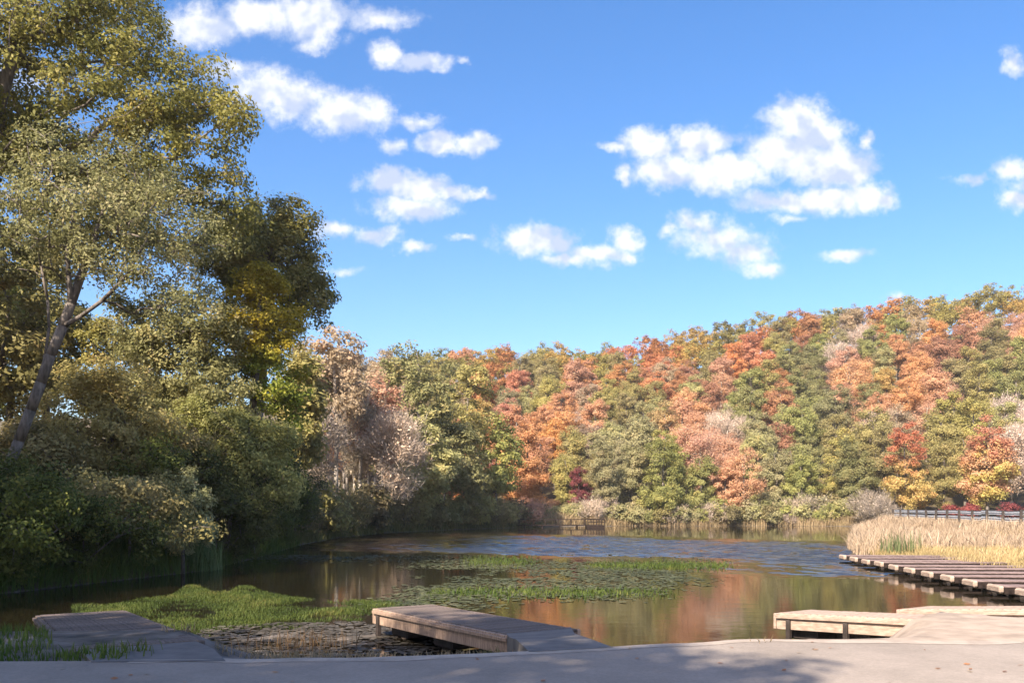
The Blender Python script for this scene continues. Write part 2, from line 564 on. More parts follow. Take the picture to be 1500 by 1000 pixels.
near_w = mrange(sp.outputs['Y'], 50, 40)
right_w = mrange(sp.outputs['X'], -1.5, 1.5)
c_ = mixc(mmul(near_w, right_w), litter.outputs[0], sand.outputs[0])
mid_w = mmul(mmul(mrange(sp.outputs['X'], 1.5, -1.5), mrange(sp.outputs['X'], -26, -24)), mrange(sp.outputs['Y'], 24, 21))
c_ = mixc(mid_w, c_, mudr.outputs[0])
low = mrange(sp.outputs['Z'], .07, .0)
c_ = mixc(low, c_, mudr.outputs[0])
pb = nd.new('ShaderNodeBsdfPrincipled')
lk.new(c_, pb.inputs['Base Color'])
pb.inputs['Roughness'].default_value = .9
b = nd.new('ShaderNodeBump'); b.inputs['Distance'].default_value = .03; b.inputs['Strength'].default_value = .7
n3 = nd.new('ShaderNodeTexNoise'); n3.inputs['Scale'].default_value = 9; n3.inputs['Detail'].default_value = 7
lk.new(tcn.outputs['Object'], n3.inputs['Vector'])
lk.new(n3.outputs['Fac'], b.inputs['Height']); lk.new(b.outputs[0], pb.inputs['Normal'])
lk.new(pb.outputs[0], out.inputs['Surface'])
GROUND = m
g = link('ground', np_mesh('ground', np.stack([GX, GY, GZ], -1).reshape(-1, 3), quads, [GROUND], smooth=True))
tag(g, kind='structure')

# ------------------------------------------------------------------ water
WAVE = .085
m, nt, nd, lk, out = new_mat('lake_water')
tcn = nd.new('ShaderNodeTexCoord')
sp = nd.new('ShaderNodeSeparateXYZ'); lk.new(tcn.outputs['Object'], sp.inputs[0])
# a breeze roughens a long tongue of the lake; the rest lies calm
wob = nd.new('ShaderNodeTexNoise'); wob.inputs['Scale'].default_value = .09; wob.inputs['Detail'].default_value = 3
lk.new(tcn.outputs['Object'], wob.inputs['Vector'])
yw = nd.new('ShaderNodeMath'); yw.operation = 'MULTIPLY_ADD'
lk.new(wob.outputs['Fac'], yw.inputs[0]); yw.inputs[1].default_value = 14.0
lk.new(sp.outputs['Y'], yw.inputs[2])
yx = nd.new('ShaderNodeMath'); yx.operation = 'MULTIPLY_ADD'
lk.new(sp.outputs['X'], yx.inputs[0]); yx.inputs[1].default_value = 0.75
lk.new(yw.outputs[0], yx.inputs[2])
wind = mmul(mrange(yx.outputs[0], 52, 57), mrange(yx.outputs[0], 97, 84))
hts = []
for sc_, st, lo_, hi_ in ((1.0, (1, 1.6, 1), .004, .006), (4.5, (1, 1.5, 1), .0011, .004)):
    mp = nd.new('ShaderNodeMapping'); mp.inputs['Scale'].default_value = st
    lk.new(tcn.outputs['Object'], mp.inputs[0])
    n_ = nd.new('ShaderNodeTexNoise'); n_.inputs['Scale'].default_value = sc_; n_.inputs['Detail'].default_value = 3
    lk.new(mp.outputs[0], n_.inputs['Vector'])
    amp = nd.new('ShaderNodeMapRange'); lk.new(wind, amp.inputs['Value'])
    amp.inputs['To Min'].default_value = lo_; amp.inputs['To Max'].default_value = hi_
    hts.append(mmul(n_.outputs['Fac'], amp.outputs[0]))
ad = nd.new('ShaderNodeMath'); ad.operation = 'ADD'
lk.new(hts[0], ad.inputs[0]); lk.new(hts[1], ad.inputs[1])
b = nd.new('ShaderNodeBump'); b.inputs['Distance'].default_value = 1.0; b.inputs['Strength'].default_value = 1.0
lk.new(ad.outputs[0], b.inputs['Height'])
pb = nd.new('ShaderNodeBsdfPrincipled')
pb.inputs['Base Color'].default_value = (.014, .011, .006, 1)
pb.inputs['IOR'].default_value = 1.33
rr = nd.new('ShaderNodeMapRange'); lk.new(wind, rr.inputs['Value'])
rr.inputs['To Min'].default_value = .04; rr.inputs['To Max'].default_value = .08
lk.new(rr.outputs[0], pb.inputs['Roughness'])
lk.new(b.outputs[0], pb.inputs['Normal'])
lk.new(pb.outputs[0], out.inputs['Surface'])
WATER = m
wx = axis_pts([(-46, -16, 12), (-16, 30, 200), (30, 52, 10)])
wy = axis_pts([(13.5, 30, 12), (30, 96, 950), (96, 124, 12)])
WX, WY = np.meshgrid(wx, wy)
q_ = WY + .75 * WX + 14 * (vnoise(WX * .09, WY * .09, 17) * .7 + vnoise(WX * .25, WY * .18, 18) * .3)
wm = sstep(50, 60, q_) * (1 - sstep(80, 95, q_)) * sstep(31, 34, WY) * (1 - sstep(90, 95, WY)) * (1 - sstep(27, 30, WX)) * sstep(-16, -13, WX)
wm = wm * (.75 + .25 * sstep(.3, .6, vnoise(WX * .22, WY * .5, 19)))
WZ = np.zeros_like(WX)
rw = np.random.default_rng(9)
wander = 3.0 * vnoise(WX * .35, WY * .2, 23) + 1.2 * vnoise(WX * 1.1, WY * .5, 24)
for lam, an, sl in ((.66, .12, .23), (.83, -.3, .07), (.71, .5, .05)):      # short steep wind chop, nearly straight-sided
    ph = (WY * math.cos(an) + WX * math.sin(an)) / lam + wander
    WZ += sl * lam / 4 * (np.abs(((ph % 1.0) * 2 - 1)) * 2 - 1)
WZ *= wm
nx_, ny_ = len(wx), len(wy)
wi = np.arange(nx_ * ny_).reshape(ny_, nx_)
wq = np.stack([wi[:-1, :-1], wi[:-1, 1:], wi[1:, 1:], wi[1:, :-1]], -1).reshape(-1, 4)
tag(link('lake_water', np_mesh('lake_water', np.stack([WX, WY, WZ], -1).reshape(-1, 3), wq, [WATER], smooth=True)), kind='structure')

# ------------------------------------------------------------------ road
ROADM = noise_mat('road_asphalt', (.225, .188, .158), (.30, .25, .212), .8, .9, .0015, bscale=60, c2=(.335, .28, .237), speck=.2)
edge = [(-70, 9.6), (-12, 9.75), (-5.6, 9.78), (-3.2, 9.85), (-1.9, 9.93), (-.3, 10.25), (1.25, 10.75), (3.3, 11.35), (6.4, 11.2), (9, 11.1), (70, 11)]
rv, rf = [], []
for i, (x, y) in enumerate(edge):
    rv += [(x, y, .90), (x, -30 if x > -2 else -1.2, .90), (x, y + .06, .70)]
for i in range(len(edge) - 1):
    a = i * 3; b_ = a + 3
    rf += [(a, a + 1, b_ + 1, b_), (a, b_, b_ + 2, a + 2)]
tag(link('road', np_mesh('road', rv, rf, [ROADM])), kind='structure')
# pale sandy verge worn along the road edge
rng = np.random.default_rng(2)
VERGE = noise_mat('verge_grit', (.28, .23, .19), (.40, .33, .275), 4, .95, .01)
ev, ef = [], []
ex = np.linspace(-4.2, 6.4, 60)
ey = np.interp(ex, [e[0] for e in edge], [e[1] for e in edge])
for x, y in zip(ex, ey):
    j = (vnoise(np.array([x * 1.7]), np.array([0.5]), 4)[0] - .5) * .28
    ev += [(x, y - .18 + j, .904), (x, y + .04, .9045), (x, y + .3 + j, .865)]
for i in range(len(ex) - 1):
    a = i * 3
    ef += [(a, a + 3, a + 4, a + 1), (a + 1, a + 4, a + 5, a + 2)]
tag(link('road_verge', np_mesh('road_verge', ev, ef, [VERGE])), kind='structure')

# ------------------------------------------------------------------ tree builder
def sample_lobes(lobes, n, rng, shell=.5, gap=.0):
    vol = np.array([l[3] * l[4] * l[5] for l in lobes]) ** .75
    pts = []
    tries = 0
    L = np.array(lobes, float)
    while len(pts) < n and tries < n * 30:
        tries += 1
        l = L[rng.choice(len(L), p=vol / vol.sum())]
        v = rng.normal(size=3); v /= np.linalg.norm(v)
        r = shell + (1 - shell) * rng.random() ** .6
        p = l[:3] + v * l[3:6] * r
        # keep mostly the outer part of the union
        q = (p - L[:, :3]) / L[:, 3:6]
        if (np.linalg.norm(q, axis=1) < shell * .8).any():
            continue
        if gap and pts and np.min(np.linalg.norm(np.array(pts) - p, axis=1)) < gap:
            continue
        pts.append(p)
    return np.array(pts)


def skeleton(trunk, r0, centers, rng, tip=.012, limbs=()):
    pos = [np.array(p, float) for p in trunk]
    par = [-1] + list(range(len(trunk) - 1))
    nt_ = len(trunk)
    tr = np.array(trunk, float)
    dist = np.min(np.linalg.norm(centers[:, None] - tr[None], axis=2), axis=1)
    ends = []
    for node, lp in limbs:
        prev = node
        for q in lp:
            pos.append(np.array(q, float)); par.append(prev); prev = len(pos) - 1
    for ci in np.argsort(dist):
        c = centers[ci]
        P = np.array(pos)
        d = np.linalg.norm(P - c, axis=1)
        cost = d + .55 * np.maximum(0, P[:, 2] - c[2] + .25 * d) + np.where(np.arange(len(P)) < 2, 4, 0)
        i = int(np.argmin(cost))
        a = P[i]
        k = max(2, int(d[i] / 1.1))
        prev = i
        for s in range(1, k + 1):
            t = s / k
            p = a + (c - a) * t
            p = p + np.array([0, 0, .10 * d[i] * math.sin(math.pi * t)]) + rng.normal(size=3) * .04 * d[i] * (1 if s < k else 0)
            pos.append(p); par.append(prev); prev = len(pos) - 1
        ends.append(prev)
    cnt = np.zeros(len(pos))
    for e in ends: cnt[e] += 1
    for i in range(len(pos) - 1, 0, -1):
        if par[i] >= 0: cnt[par[i]] += cnt[i]
    rad = np.maximum(tip, r0 * np.sqrt(np.maximum(cnt, .4) / max(1, len(ends))) * .9)
    for i in range(nt_):
        t = i / (nt_ - 1)
        rad[i] = max(rad[i] if i else r0, r0 * (1 - .8 * t))
    rad[0] = r0 * 1.25
    return np.array(pos), np.array(par), rad, nt_


def tubes(pos, par, rad, nt_, sides):
    ch = np.arange(1, len(pos)); pa = par[1:]
    a = pos[pa]; b_ = pos[ch]
    d = b_ - a; L = np.linalg.norm(d, axis=1, keepdims=True); d = d / np.maximum(L, 1e-6)
    ref = np.where(np.abs(d[:, 2:3]) < .9, np.array([[0, 0, 1.]]), np.array([[1., 0, 0]]))
    u = np.cross(d, ref); u /= np.maximum(np.linalg.norm(u, axis=1, keepdims=True), 1e-6)
    v = np.cross(d, u)
    ra = np.minimum(rad[pa], rad[ch] * 1.35)
    ra = np.where(ch < nt_, rad[pa], ra)
    rb = rad[ch]
    ang = np.arange(sides) * 2 * math.pi / sides
    cs, sn = np.cos(ang), np.sin(ang)
    off = u[:, None] * cs[None, :, None] + v[:, None] * sn[None, :, None]
    ov = np.where(ch < nt_, .04, .3)[:, None]
    A = (a - d * ra[:, None] * ov)[:, None] + off * ra[:, None, None]
    B = (b_ + d * rb[:, None] * ov)[:, None] + off * rb[:, None, None]
    verts = np.concatenate([A, B], 1).reshape(-1, 3)
    base = np.arange(len(ch))[:, None] * (2 * sides)
    i = np.arange(sides)[None]; j = (np.arange(sides) + 1)[None] % sides
    f = [np.stack([base + i, base + j, base + sides + j, base + sides + i], -1).reshape(-1, 4)]
    for q in range(sides // 2 - 1):
        f.append(base + np.array([[sides + q, sides + q + 1, 2 * sides - 2 - q, 2 * sides - 1 - q]]))
        f.append(base + np.array([[q, sides - 1 - q, sides - 2 - q, q + 1]]))
    return verts, np.concatenate(f)


def leaves(centers, n, rad, size, rng, flat=.7, mid=None, aspect=.55, twig=False, droop=0.):
    k = len(centers)
    c = np.repeat(centers, n, axis=0)
    rr_ = np.repeat(np.broadcast_to(rad, (k,)) * rng.uniform(.7, 1.35, k), n)
    v = rng.normal(size=(k * n, 3)); v /= np.linalg.norm(v, axis=1, keepdims=True)
    r = rng.random(k * n) ** .45
    offs = v * (r * rr_)[:, None] * np.array([1, 1, flat])
    p = c + offs
    if droop: p[:, 2] -= droop * r * rr_
    midp = np.mean(centers, axis=0) if mid is None else np.array(mid)
    outw = p - midp; outw /= np.maximum(np.linalg.norm(outw, axis=1, keepdims=True), 1e-6)
    nrm = outw * .6 + v * .5 + np.array([0, 0, .55]) + rng.normal(size=p.shape) * .55
    nrm /= np.linalg.norm(nrm, axis=1, keepdims=True)
    t = np.cross(nrm, rng.normal(size=p.shape)); t /= np.maximum(np.linalg.norm(t, axis=1, keepdims=True), 1e-6)
    if twig:
        t = outw * .7 + np.array([0, 0, .6]) + rng.normal(size=p.shape) * .45
        t /= np.linalg.norm(t, axis=1, keepdims=True)
        nrm = np.cross(t, rng.normal(size=p.shape)); nrm /= np.maximum(np.linalg.norm(nrm, axis=1, keepdims=True), 1e-6)
    b_ = np.cross(nrm, t)
    s = size * rng.uniform(.6, 1.3, k * n)
    tl = t * s[:, None]; bw = b_ * (s * aspect)[:, None]
    verts = np.stack([p - tl, p + bw - tl * .1, p + tl, p - bw - tl * .1], 1).reshape(-1, 3)
    f = np.arange(k * n * 4).reshape(-1, 4)
    tint = np.repeat(rng.random(k), n) * .62 + rng.random(k * n) * .38
    return verts, f, tint


class Kind:
    """a tree shape: shared trunk and crown meshes"""
    def __init__(self, name, seed, trunk, r0, lobes, clumps, per, crad, size, sides=6, twig=False, shell=.5, flat=.7,
                 aspect=.55, bark=None, droop=0., extra=None, limbs=()):
        rng = np.random.default_rng(seed)
        cen = sample_lobes(lobes, clumps, rng, shell)
        pos, par, rad, nt_ = skeleton(trunk, r0, cen, rng, limbs=limbs)
        tv, tf = tubes(pos, par, rad, nt_, sides)
        self.trunk = np_mesh(name + '_trunk', tv, tf, [bark or BARK], smooth=True)
        lv, lf, ti = leaves(cen, per, crad, size, rng, flat, None, aspect, twig, droop)
        if extra:      # a few leaves on top of twigs
            lv2, lf2, ti2 = leaves(cen, extra[0], crad, extra[1], rng, flat)
            lf = np.concatenate([lf, lf2 + len(lv)]); lv = np.concatenate([lv, lv2]); ti = np.concatenate([ti, ti2 * .4 + .6])
        self.crown = np_mesh(name + '_crown', lv, lf, [LEAF['olive']], tint=ti)


def plant(name, kind, x, y, rotz, scale, leaf, label, cat='tree', group=None, sink=.25, zscale=None, z=None, bark=None):
    zz = (gz(x, y) if z is None else z) - sink * scale
    root = link(name, None, loc=(x, y, zz), rot=(0, 0, rotz), scale=(scale, scale, zscale or scale))
    root.empty_display_size = .5
    tag(root, label, cat, group)
    t = link('trunk' if cat == 'tree' else 'stem', kind.trunk, root)
    c = link('crown' if cat == 'tree' else 'foliage', kind.crown, root)
    c.material_slots[0].link = 'OBJECT'
    c.material_slots[0].material = LEAF[leaf]
    if bark:
        t.material_slots[0].link = 'OBJECT'; t.material_slots[0].material = bark
    return root


def random_lobes(rng, H, base, r, n=6, cone=0.):
    zc = (H + base) / 2; hz = (H - base) / 2
    lobes = [(0, 0, zc, r * .78, r * .78, hz * .92)]
    for i in range(n):
        a = rng.random() * 6.28
        t = rng.uniform(-.75, .7)
        rr_ = r * (.62 if cone == 0 else .75 * (1 - cone * (t + .75) / 1.5))
        s = r * rng.uniform(.34, .5) * (1 if cone == 0 else (1.1 - cone * (t + .75) / 1.8))
        lobes.append((math.cos(a) * rr_, math.sin(a) * rr_, zc + t * hz * .85, s, s, s * rng.uniform(.7, .95)))
    return lobes


def straight_trunk(rng, h, n=7, wob=.12):
    return [(rng.normal() * wob * i / n * 1.5, rng.normal() * wob * i / n * 1.5, h * i / (n - 1)) for i in range(n)]


FARK, EDGEK, BAREK, SPARSEK, BUSHK, TWIGBUSHK = [], [], [], [], [], []
for i in range(7):
    rng = np.random.default_rng(100 + i)
    H = rng.uniform(11, 15.5); r = rng.uniform(2.5, 3.5)
    FARK.append(Kind('hill_tree_%d' % i, 200 + i, straight_trunk(rng, H * .8), .24, random_lobes(rng, H, H * .3, r, 7, .35 if i % 3 == 0 else 0),
                     100, 150, .85, .135, 4))
for i in range(5):
    rng = np.random.default_rng(140 + i)
    H = rng.uniform(11, 15.5); r = rng.uniform(2.2, 3.1)
    EDGEK.append(Kind('edge_tree_%d' % i, 240 + i, straight_trunk(rng, H * .85), .2, random_lobes(rng, H, .8, r, 9, .45 if i % 2 else .2),
                      120, 150, .8, .13, 4))
for i in range(3):
    rng = np.random.default_rng(160 + i)
    H = rng.uniform(11.5, 14); r = rng.uniform(3.0, 3.8)
    BAREK.append(Kind('bare_tree_%d' % i, 260 + i, straight_trunk(rng, H * .85), .2, random_lobes(rng, H, H * .25, r, 7),
                      90, 60, 1.2, .5, 4, twig=True, aspect=.045, flat=1., extra=(45, .12), bark=BARK_PALE))
for i in range(3):
    rng = np.random.default_rng(180 + i)
    H = rng.uniform(11.5, 14); r = rng.uniform(3.0, 3.8)
    SPARSEK.append(Kind('sparse_tree_%d' % i, 280 + i, straight_trunk(rng, H * .85), .2, random_lobes(rng, H, H * .25, r, 8),
                        95, 100, 1.0, .13, 4, bark=BARK_PALE))
for i in range(4):
    rng = np.random.default_rng(300 + i)
    lobes = [(rng.normal() * .7, rng.normal() * .7, 1.2 + rng.random() * .6, 1.1, 1.1, 1.0) for _ in range(4)]
    BUSHK.append(Kind('bush_%d' % i, 320 + i, [(0, 0, -.2), (0, 0, .3), (0, 0, .8)], .06, lobes, 46, 60, .55, .13, 4, shell=.4))
for i in range(2):
    rng = np.random.default_rng(340 + i)
    lobes = [(rng.normal() * .6, rng.normal() * .6, 1.3 + rng.random() * .6, 1.1, 1.1, 1.1) for _ in range(4)]
    TWIGBUSHK.append(Kind('twig_bush_%d' % i, 360 + i, [(0, 0, -.2), (0, 0, .3), (0, 0, .8)], .05, lobes, 50, 40, .6, .3, 4, twig=True,
                          aspect=.045, shell=.3, flat=1., extra=(10, .08)))

NEARBUSHK = []
for i in range(3):
    rng = np.random.default_rng(380 + i)
    lobes = [(rng.normal() * 1.1, rng.normal() * 1.0, .6 + rng.random() * 1.9, rng.uniform(.5, .95), rng.uniform(.5, .95), rng.uniform(.45, 1.0)) for _ in range(9)]
    NEARBUSHK.append(Kind('near_bush_%d' % i, 390 + i, [(0, 0, -.2), (0, 0, .3), (0, 0, .8)], .05, lobes, 110, 120, .4, .05, 4, shell=.15))

# ------------------------------------------------------------------ hillside wood
# leaf colours read off the photograph, (column, row, colour)
CMAP = [
    (490, 502, 'tan'), (609, 530, 'olive'), (679, 545, 'dkolive'), (714, 530, 'rust'), (756, 590, 'red'), (745, 515, 'gold'),
    (791, 527, 'olive'), (826, 515, 'gold'), (847, 551, 'orange'), (798, 625, 'orange'), (857, 600, 'salmon'), (805, 583, 'olive'),
    (833, 632, 'olive'), (847, 690, 'olive'), (875, 716, 'pale'), (837, 500, 'dkolive'), (921, 514, 'red'), (953, 489, 'rust'),
    (988, 482, 'red'), (865, 498, 'dkolive'), (1030, 475, 'gold'), (1072, 475, 'dkolive'), (1107, 468, 'orange'), (1145, 479, 'olive'),
    (1184, 478, 'rust'), (1170, 458, 'dkolive'), (1051, 517, 'olive'), (1012, 503, 'gold'), (1100, 535, 'red'), (1058, 552, 'salmon'),
    (981, 563, 'red'), (914, 552, 'olive'), (855, 598, 'salmon'), (883, 598, 'mauve'), (939, 626, 'pale'), (930, 600, 'olive'), (1016, 577, 'rust'),
    (1040, 605, 'mauve'), (1082, 605, 'green'), (1121, 584, 'rust'), (1163, 545, 'olive'), (1184, 598, 'green'), (1009, 633, 'salmon'),
    (1061, 668, 'salmon'), (1135, 668, 'pale'), (1135, 710, 'pale'), (967, 710, 'ygreen'), (1009, 710, 'ygreen'), (890, 706, 'pale'),
    (1156, 654, 'rust'), (935, 724, 'salmon'), (1190, 657, 'green'), (1188, 484, 'rust'), (1226, 495, 'mauve'), (1272, 480, 'orange'),
    (1302, 449, 'dkolive'), (1340, 457, 'gold'), (1378, 446, 'olive'), (1454, 442, 'olive'), (1480, 430, 'gold'), (1363, 476, 'tan'),
    (1431, 476, 'salmon'), (1477, 487, 'salmon'), (1302, 506, 'green'), (1184, 533, 'green'), (1348, 525, 'orange'), (1306, 560, 'orange'),
    (1253, 563, 'salmon'), (1412, 541, 'rust'), (1446, 567, 'olive'), (1462, 518, 'dkolive'), (1485, 552, 'green'), (1367, 601, 'salmon'),
    (1188, 605, 'green'), (1253, 647, 'olive'), (1241, 700, 'ygreen'), (1294, 613, 'mauve'), (1370, 666, 'olive'),
    (1378, 715, 'olive'), (1485, 636, 'mauve'), (1230, 455, 'dkolive'), (1400, 430, 'gold'), (1420, 600, 'olive'), (700, 505, 'olive'),
    (560, 540, 'tan'), (780, 505, 'dkolive'), (900, 575, 'rust'), (1300, 690, 'olive'),
]
LOOK = {'olive': 'olive green', 'dkolive': 'dark olive', 'green': 'soft green', 'ygreen': 'yellow green', 'pale': 'pale yellow green',
        'gold': 'golden', 'orange': 'orange', 'rust': 'rust brown', 'red': 'red orange', 'salmon': 'salmon pink', 'crimson': 'crimson',
        'tan': 'thin tan', 'mauve': 'bare mauve grey'}
rnd = random.Random(11)
spots = []


def far_y(x):
    return float(np.interp(x, [-40, 46, 62, 200], [123.5, 123.5, 115, 107]))


row = 0
y = 0.0
hill = []
while y < 152:
    step = 6.9 + 1.7 * y / 150
    x = -55 + (step / 2 if row % 2 else 0)
    while x < 200:
        jx = x + rnd.uniform(-.3, .3) * step; jy = far_y(x) + y + rnd.uniform(-.3, .3) * step + (2 if y == 0 else 0)
        px = 750 + jx / jy * F
        if 470 < px < 1570 and shore_sd(np.array([jx]), np.array([jy]))[0] > 2.0:
            hill.append((jx, jy, y))
        x += step
    y += step * .86
    row += 1
hill.sort(key=lambda h: h[1] * (1 if 465 < 750 + h[0] / h[1] * F < 1535 else 2))
HILL_ONE = 285          # this many stand as single trees; the farthest, half hidden ones are one wood
print('hill spots', len(hill))
picks = []
for i, (x, y, yy_) in enumerate(hill):
    px = 750 + x / y * F
    py = HOR - (gz(x, y) + 8.5 - EYE) / y * F
    picks.append(min(CMAP, key=lambda c: (c[0] - px) ** 2 + ((c[1] - py) * 1.2) ** 2 + rnd.random() * 2600)[2])
    if picks[-1] in ('red', 'salmon', 'orange', 'rust') and rnd.random() < .15:
        picks[-1] = rnd.choice(['olive', 'gold', 'ygreen', 'tan', 'pale'])
    elif picks[-1] in ('mauve', 'dkolive') and rnd.random() < .55:
        picks[-1] = rnd.choice(['salmon', 'tan', 'olive', 'pale'])
for i, (x, y, yy_) in enumerate(hill):
    if i >= HILL_ONE: break
    front = yy_ < 12
    leaf = picks[i]
    near = sorted((j for j in range(len(hill)) if picks[j] != leaf), key=lambda j: (hill[j][0] - x) ** 2 + (hill[j][1] - y) ** 2)
    mate = LOOK[picks[near[0]]]
    if leaf == 'mauve': kd = rnd.choice(BAREK)
    elif leaf in ('tan', 'salmon') and rnd.random() < .6: kd = rnd.choice(SPARSEK)
    elif front: kd = rnd.choice(EDGEK)
    else: kd = rnd.choice(FARK)
    where = 'on the far shore' if front else 'on the ridge crest' if yy_ > 125 else 'on the upper hillside' if yy_ > 80 else 'on the middle hillside' if yy_ > 42 else 'on the lower hillside'
    nm = 'bare_tree' if leaf == 'mauve' else 'autumn_tree'
    plant(nm, kd, x, y, rnd.uniform(0, 6.28), rnd.uniform(.84, 1.14) * (.95 if front else 1), leaf,
          '%s broadleaf tree %s beside a %s one' % (LOOK[leaf], where, mate), 'tree', '%s trees %s' % (LOOK[leaf], where))
# the rest of the wood, behind and beyond the single trees
LC = {'olive': (.26, .215, .06), 'dkolive': (.19, .16, .042), 'green': (.21, .2, .062), 'ygreen': (.22, .21, .055), 'pale': (.27, .24, .10), 'gold': (.34, .22, .06),
      'orange': (.41, .19, .065), 'rust': (.32, .14, .05), 'red': (.41, .16, .068), 'salmon': (.42, .22, .115), 'crimson': (.27, .07, .07), 'tan': (.3, .22, .12), 'mauve': (.28, .22, .19)}
m, nt, nd, lk, out = new_mat('leaf_far_wood')
at_ = nd.new('ShaderNodeAttribute'); at_.attribute_name = 'leafcol'
pb = nd.new('ShaderNodeBsdfPrincipled'); pb.inputs['Roughness'].default_value = .6; pb.inputs['Specular IOR Level'].default_value = .25
tr_ = nd.new('ShaderNodeBsdfTranslucent'); ms = nd.new('ShaderNodeMixShader'); ms.inputs[0].default_value = .4
lk.new(at_.outputs['Color'], pb.inputs['Base Color']); lk.new(at_.outputs['Color'], tr_.inputs['Color'])
lk.new(pb.outputs[0], ms.inputs[1]); lk.new(tr_.outputs[0], ms.inputs[2]); lk.new(ms.outputs[0], out.inputs['Surface'])
FV, FF, FC = [], [], []
nv = 0
for i in range(HILL_ONE, len(hill)):
    x, y, yy_ = hill[i]
    rng = np.random.default_rng(900 + i)
    H = rng.uniform(10.5, 14.5); r = rng.uniform(3.0, 4.0)
    cen = sample_lobes(random_lobes(rng, H, H * .3, r, 7), 55, rng, .5) + np.array([x, y, gz(x, y) - .2])
    lv, lf, ti = leaves(cen, 45, .95, .23, rng)
    FV.append(lv); FF.append(lf + nv); nv += len(lv)
    cc = np.array(LC[picks[i]]) * 1.22
    FC.append(np.concatenate([cc[None] * (.7 + .6 * ti)[:, None], np.ones((len(ti), 1))], 1))
if FV:
    fm = np_mesh('far_wood', np.concatenate(FV), np.concatenate(FF), [m])
    ca = fm.attributes.new('leafcol', 'FLOAT_COLOR', 'FACE')
    ca.data.foreach_set('color', np.concatenate(FC).astype(np.float32).ravel())
    tag(link('far_wood', fm), 'mass of autumn tree tops running on along the ridge', 'woods', kind='stuff')
# single trees of the far shore that stand out
for px, d, kd, sc_, leaf, label in (
        (1326, 118, EDGEK[1], .98, 'fire', 'maple with fiery orange top and yellow skirts behind the guardrail'),
        (1446, 116, EDGEK[3], 1.1, 'blush', 'maple with salmon top and golden lower boughs behind the guardrail'),
        (848, 124, EDGEK[0], .6, 'crimson', 'small crimson tree on the far shore beyond the fishing pier'),
        (1062, 125, EDGEK[2], .9, 'salmon', 'broad salmon pink tree with tiered boughs on the far shore'),
        (940, 131, FARK[3], 1.3, 'pale', 'large rounded pale olive tree rising above the far shore thicket'),
        (1240, 124, EDGEK[4], .86, 'ygreen', 'full yellow green tree at the inner corner of the far shore')):
    p = at(px, HOR, d)
    plant('autumn_tree', kd, p.x, d, rnd.uniform(0, 6.28), sc_, leaf, label)

# ------------------------------------------------------------------ thicket along the far shore
rng = np.random.default_rng(77)
BL = {'pale': 'pale straw green', 'brush': 'dull brown', 'mauve': 'bare grey twiggy', 'ygreen': 'yellow green', 'salmon': 'pinkish', 'crimson': 'dark crimson'}
n_b = 0
for px in np.arange(776, 1300, 13.5):
    for rowi in range(2):
        d = 122 + rowi * 2.6 + rng.uniform(-.6, .6)
        x = (px + rng.uniform(-6, 6) - 750) / F * d
        if shore_sd(np.array([x]), np.array([d]))[0] < .4:
            d += 2
        pick = rng.choice(['pale', 'pale', 'brush', 'ygreen', 'mauve'] if px > 840 else ['salmon', 'salmon', 'brush', 'pale'])
        kd = TWIGBUSHK[n_b % 2] if pick == 'mauve' else BUSHK[n_b % 4]
        plant('shrub', kd, x, d, rng.uniform(0, 6.28), rng.uniform(.75, 1.15) + .35 * rowi, str(pick),
              '%s shrub in the thicket along the far waterline' % BL[pick], 'shrub', '%s shrubs along the far waterline' % BL[pick])
        n_b += 1
for px, d, s in ((1398, 110, .8), (1420, 109, .9), (1486, 108, .9)):
    plant('shrub', BUSHK[int(px) % 4], (px - 750) / F * d, d, px, s, 'crimson', 'dark crimson shrub behind the guardrail under the maples', 'shrub',
          'dark crimson shrubs behind the guardrail')
for px, d, s in ((1180, 123, 1.5), (1282, 116, 1.5), (1296, 112, 1.2)):
    plant('shrub', TWIGBUSHK[int(px) % 2], (px - 750) / F * d, d, px, s, 'grey', 'large bare grey shrub where the far shore meets the reeds', 'shrub',
          'large bare grey shrubs of the far corner')

# ------------------------------------------------------------------ left bank trees
def hero(name, seed, base, trunk_px, r0, lobes, clumps, per, crad, size, leaf, label, bark=None, sides=8, **kw):
    """base (x, y); trunk and lobes in world metres, made local to the base"""
    bx, by = base
    bz = gz(bx, by) - .3
    tr = [(x - bx, y - by, z - bz) for x, y, z in trunk_px]
    tr[0] = (tr[0][0], tr[0][1], min(0, tr[0][2]))
    lo = [(x - bx, y - by, z - bz, a, b_, c) for x, y, z, a, b_, c in lobes]
    kw['limbs'] = [(nd_, [(x - bx, y - by, z - bz) for x, y, z in lp]) for nd_, lp in kw.get('limbs', ())]
    kd = Kind(name, seed, tr, r0, lo, clumps, per, crad, size, sides, bark=bark, **kw)
    return plant(name, kd, bx, by, 0, 1, leaf, label, z=bz, sink=0)


def P(px, py, d):
    return tuple(at(px, py, d))


def lobe(px, py, d, rpx, rpy, rd=None):
    """a crown lobe: photo centre and half sizes in pixels at depth d"""
    x, y, z = at(px, py, d)
    return (x, y, z, rpx / F * d, rd or rpx / F * d * .9, rpy / F * d)


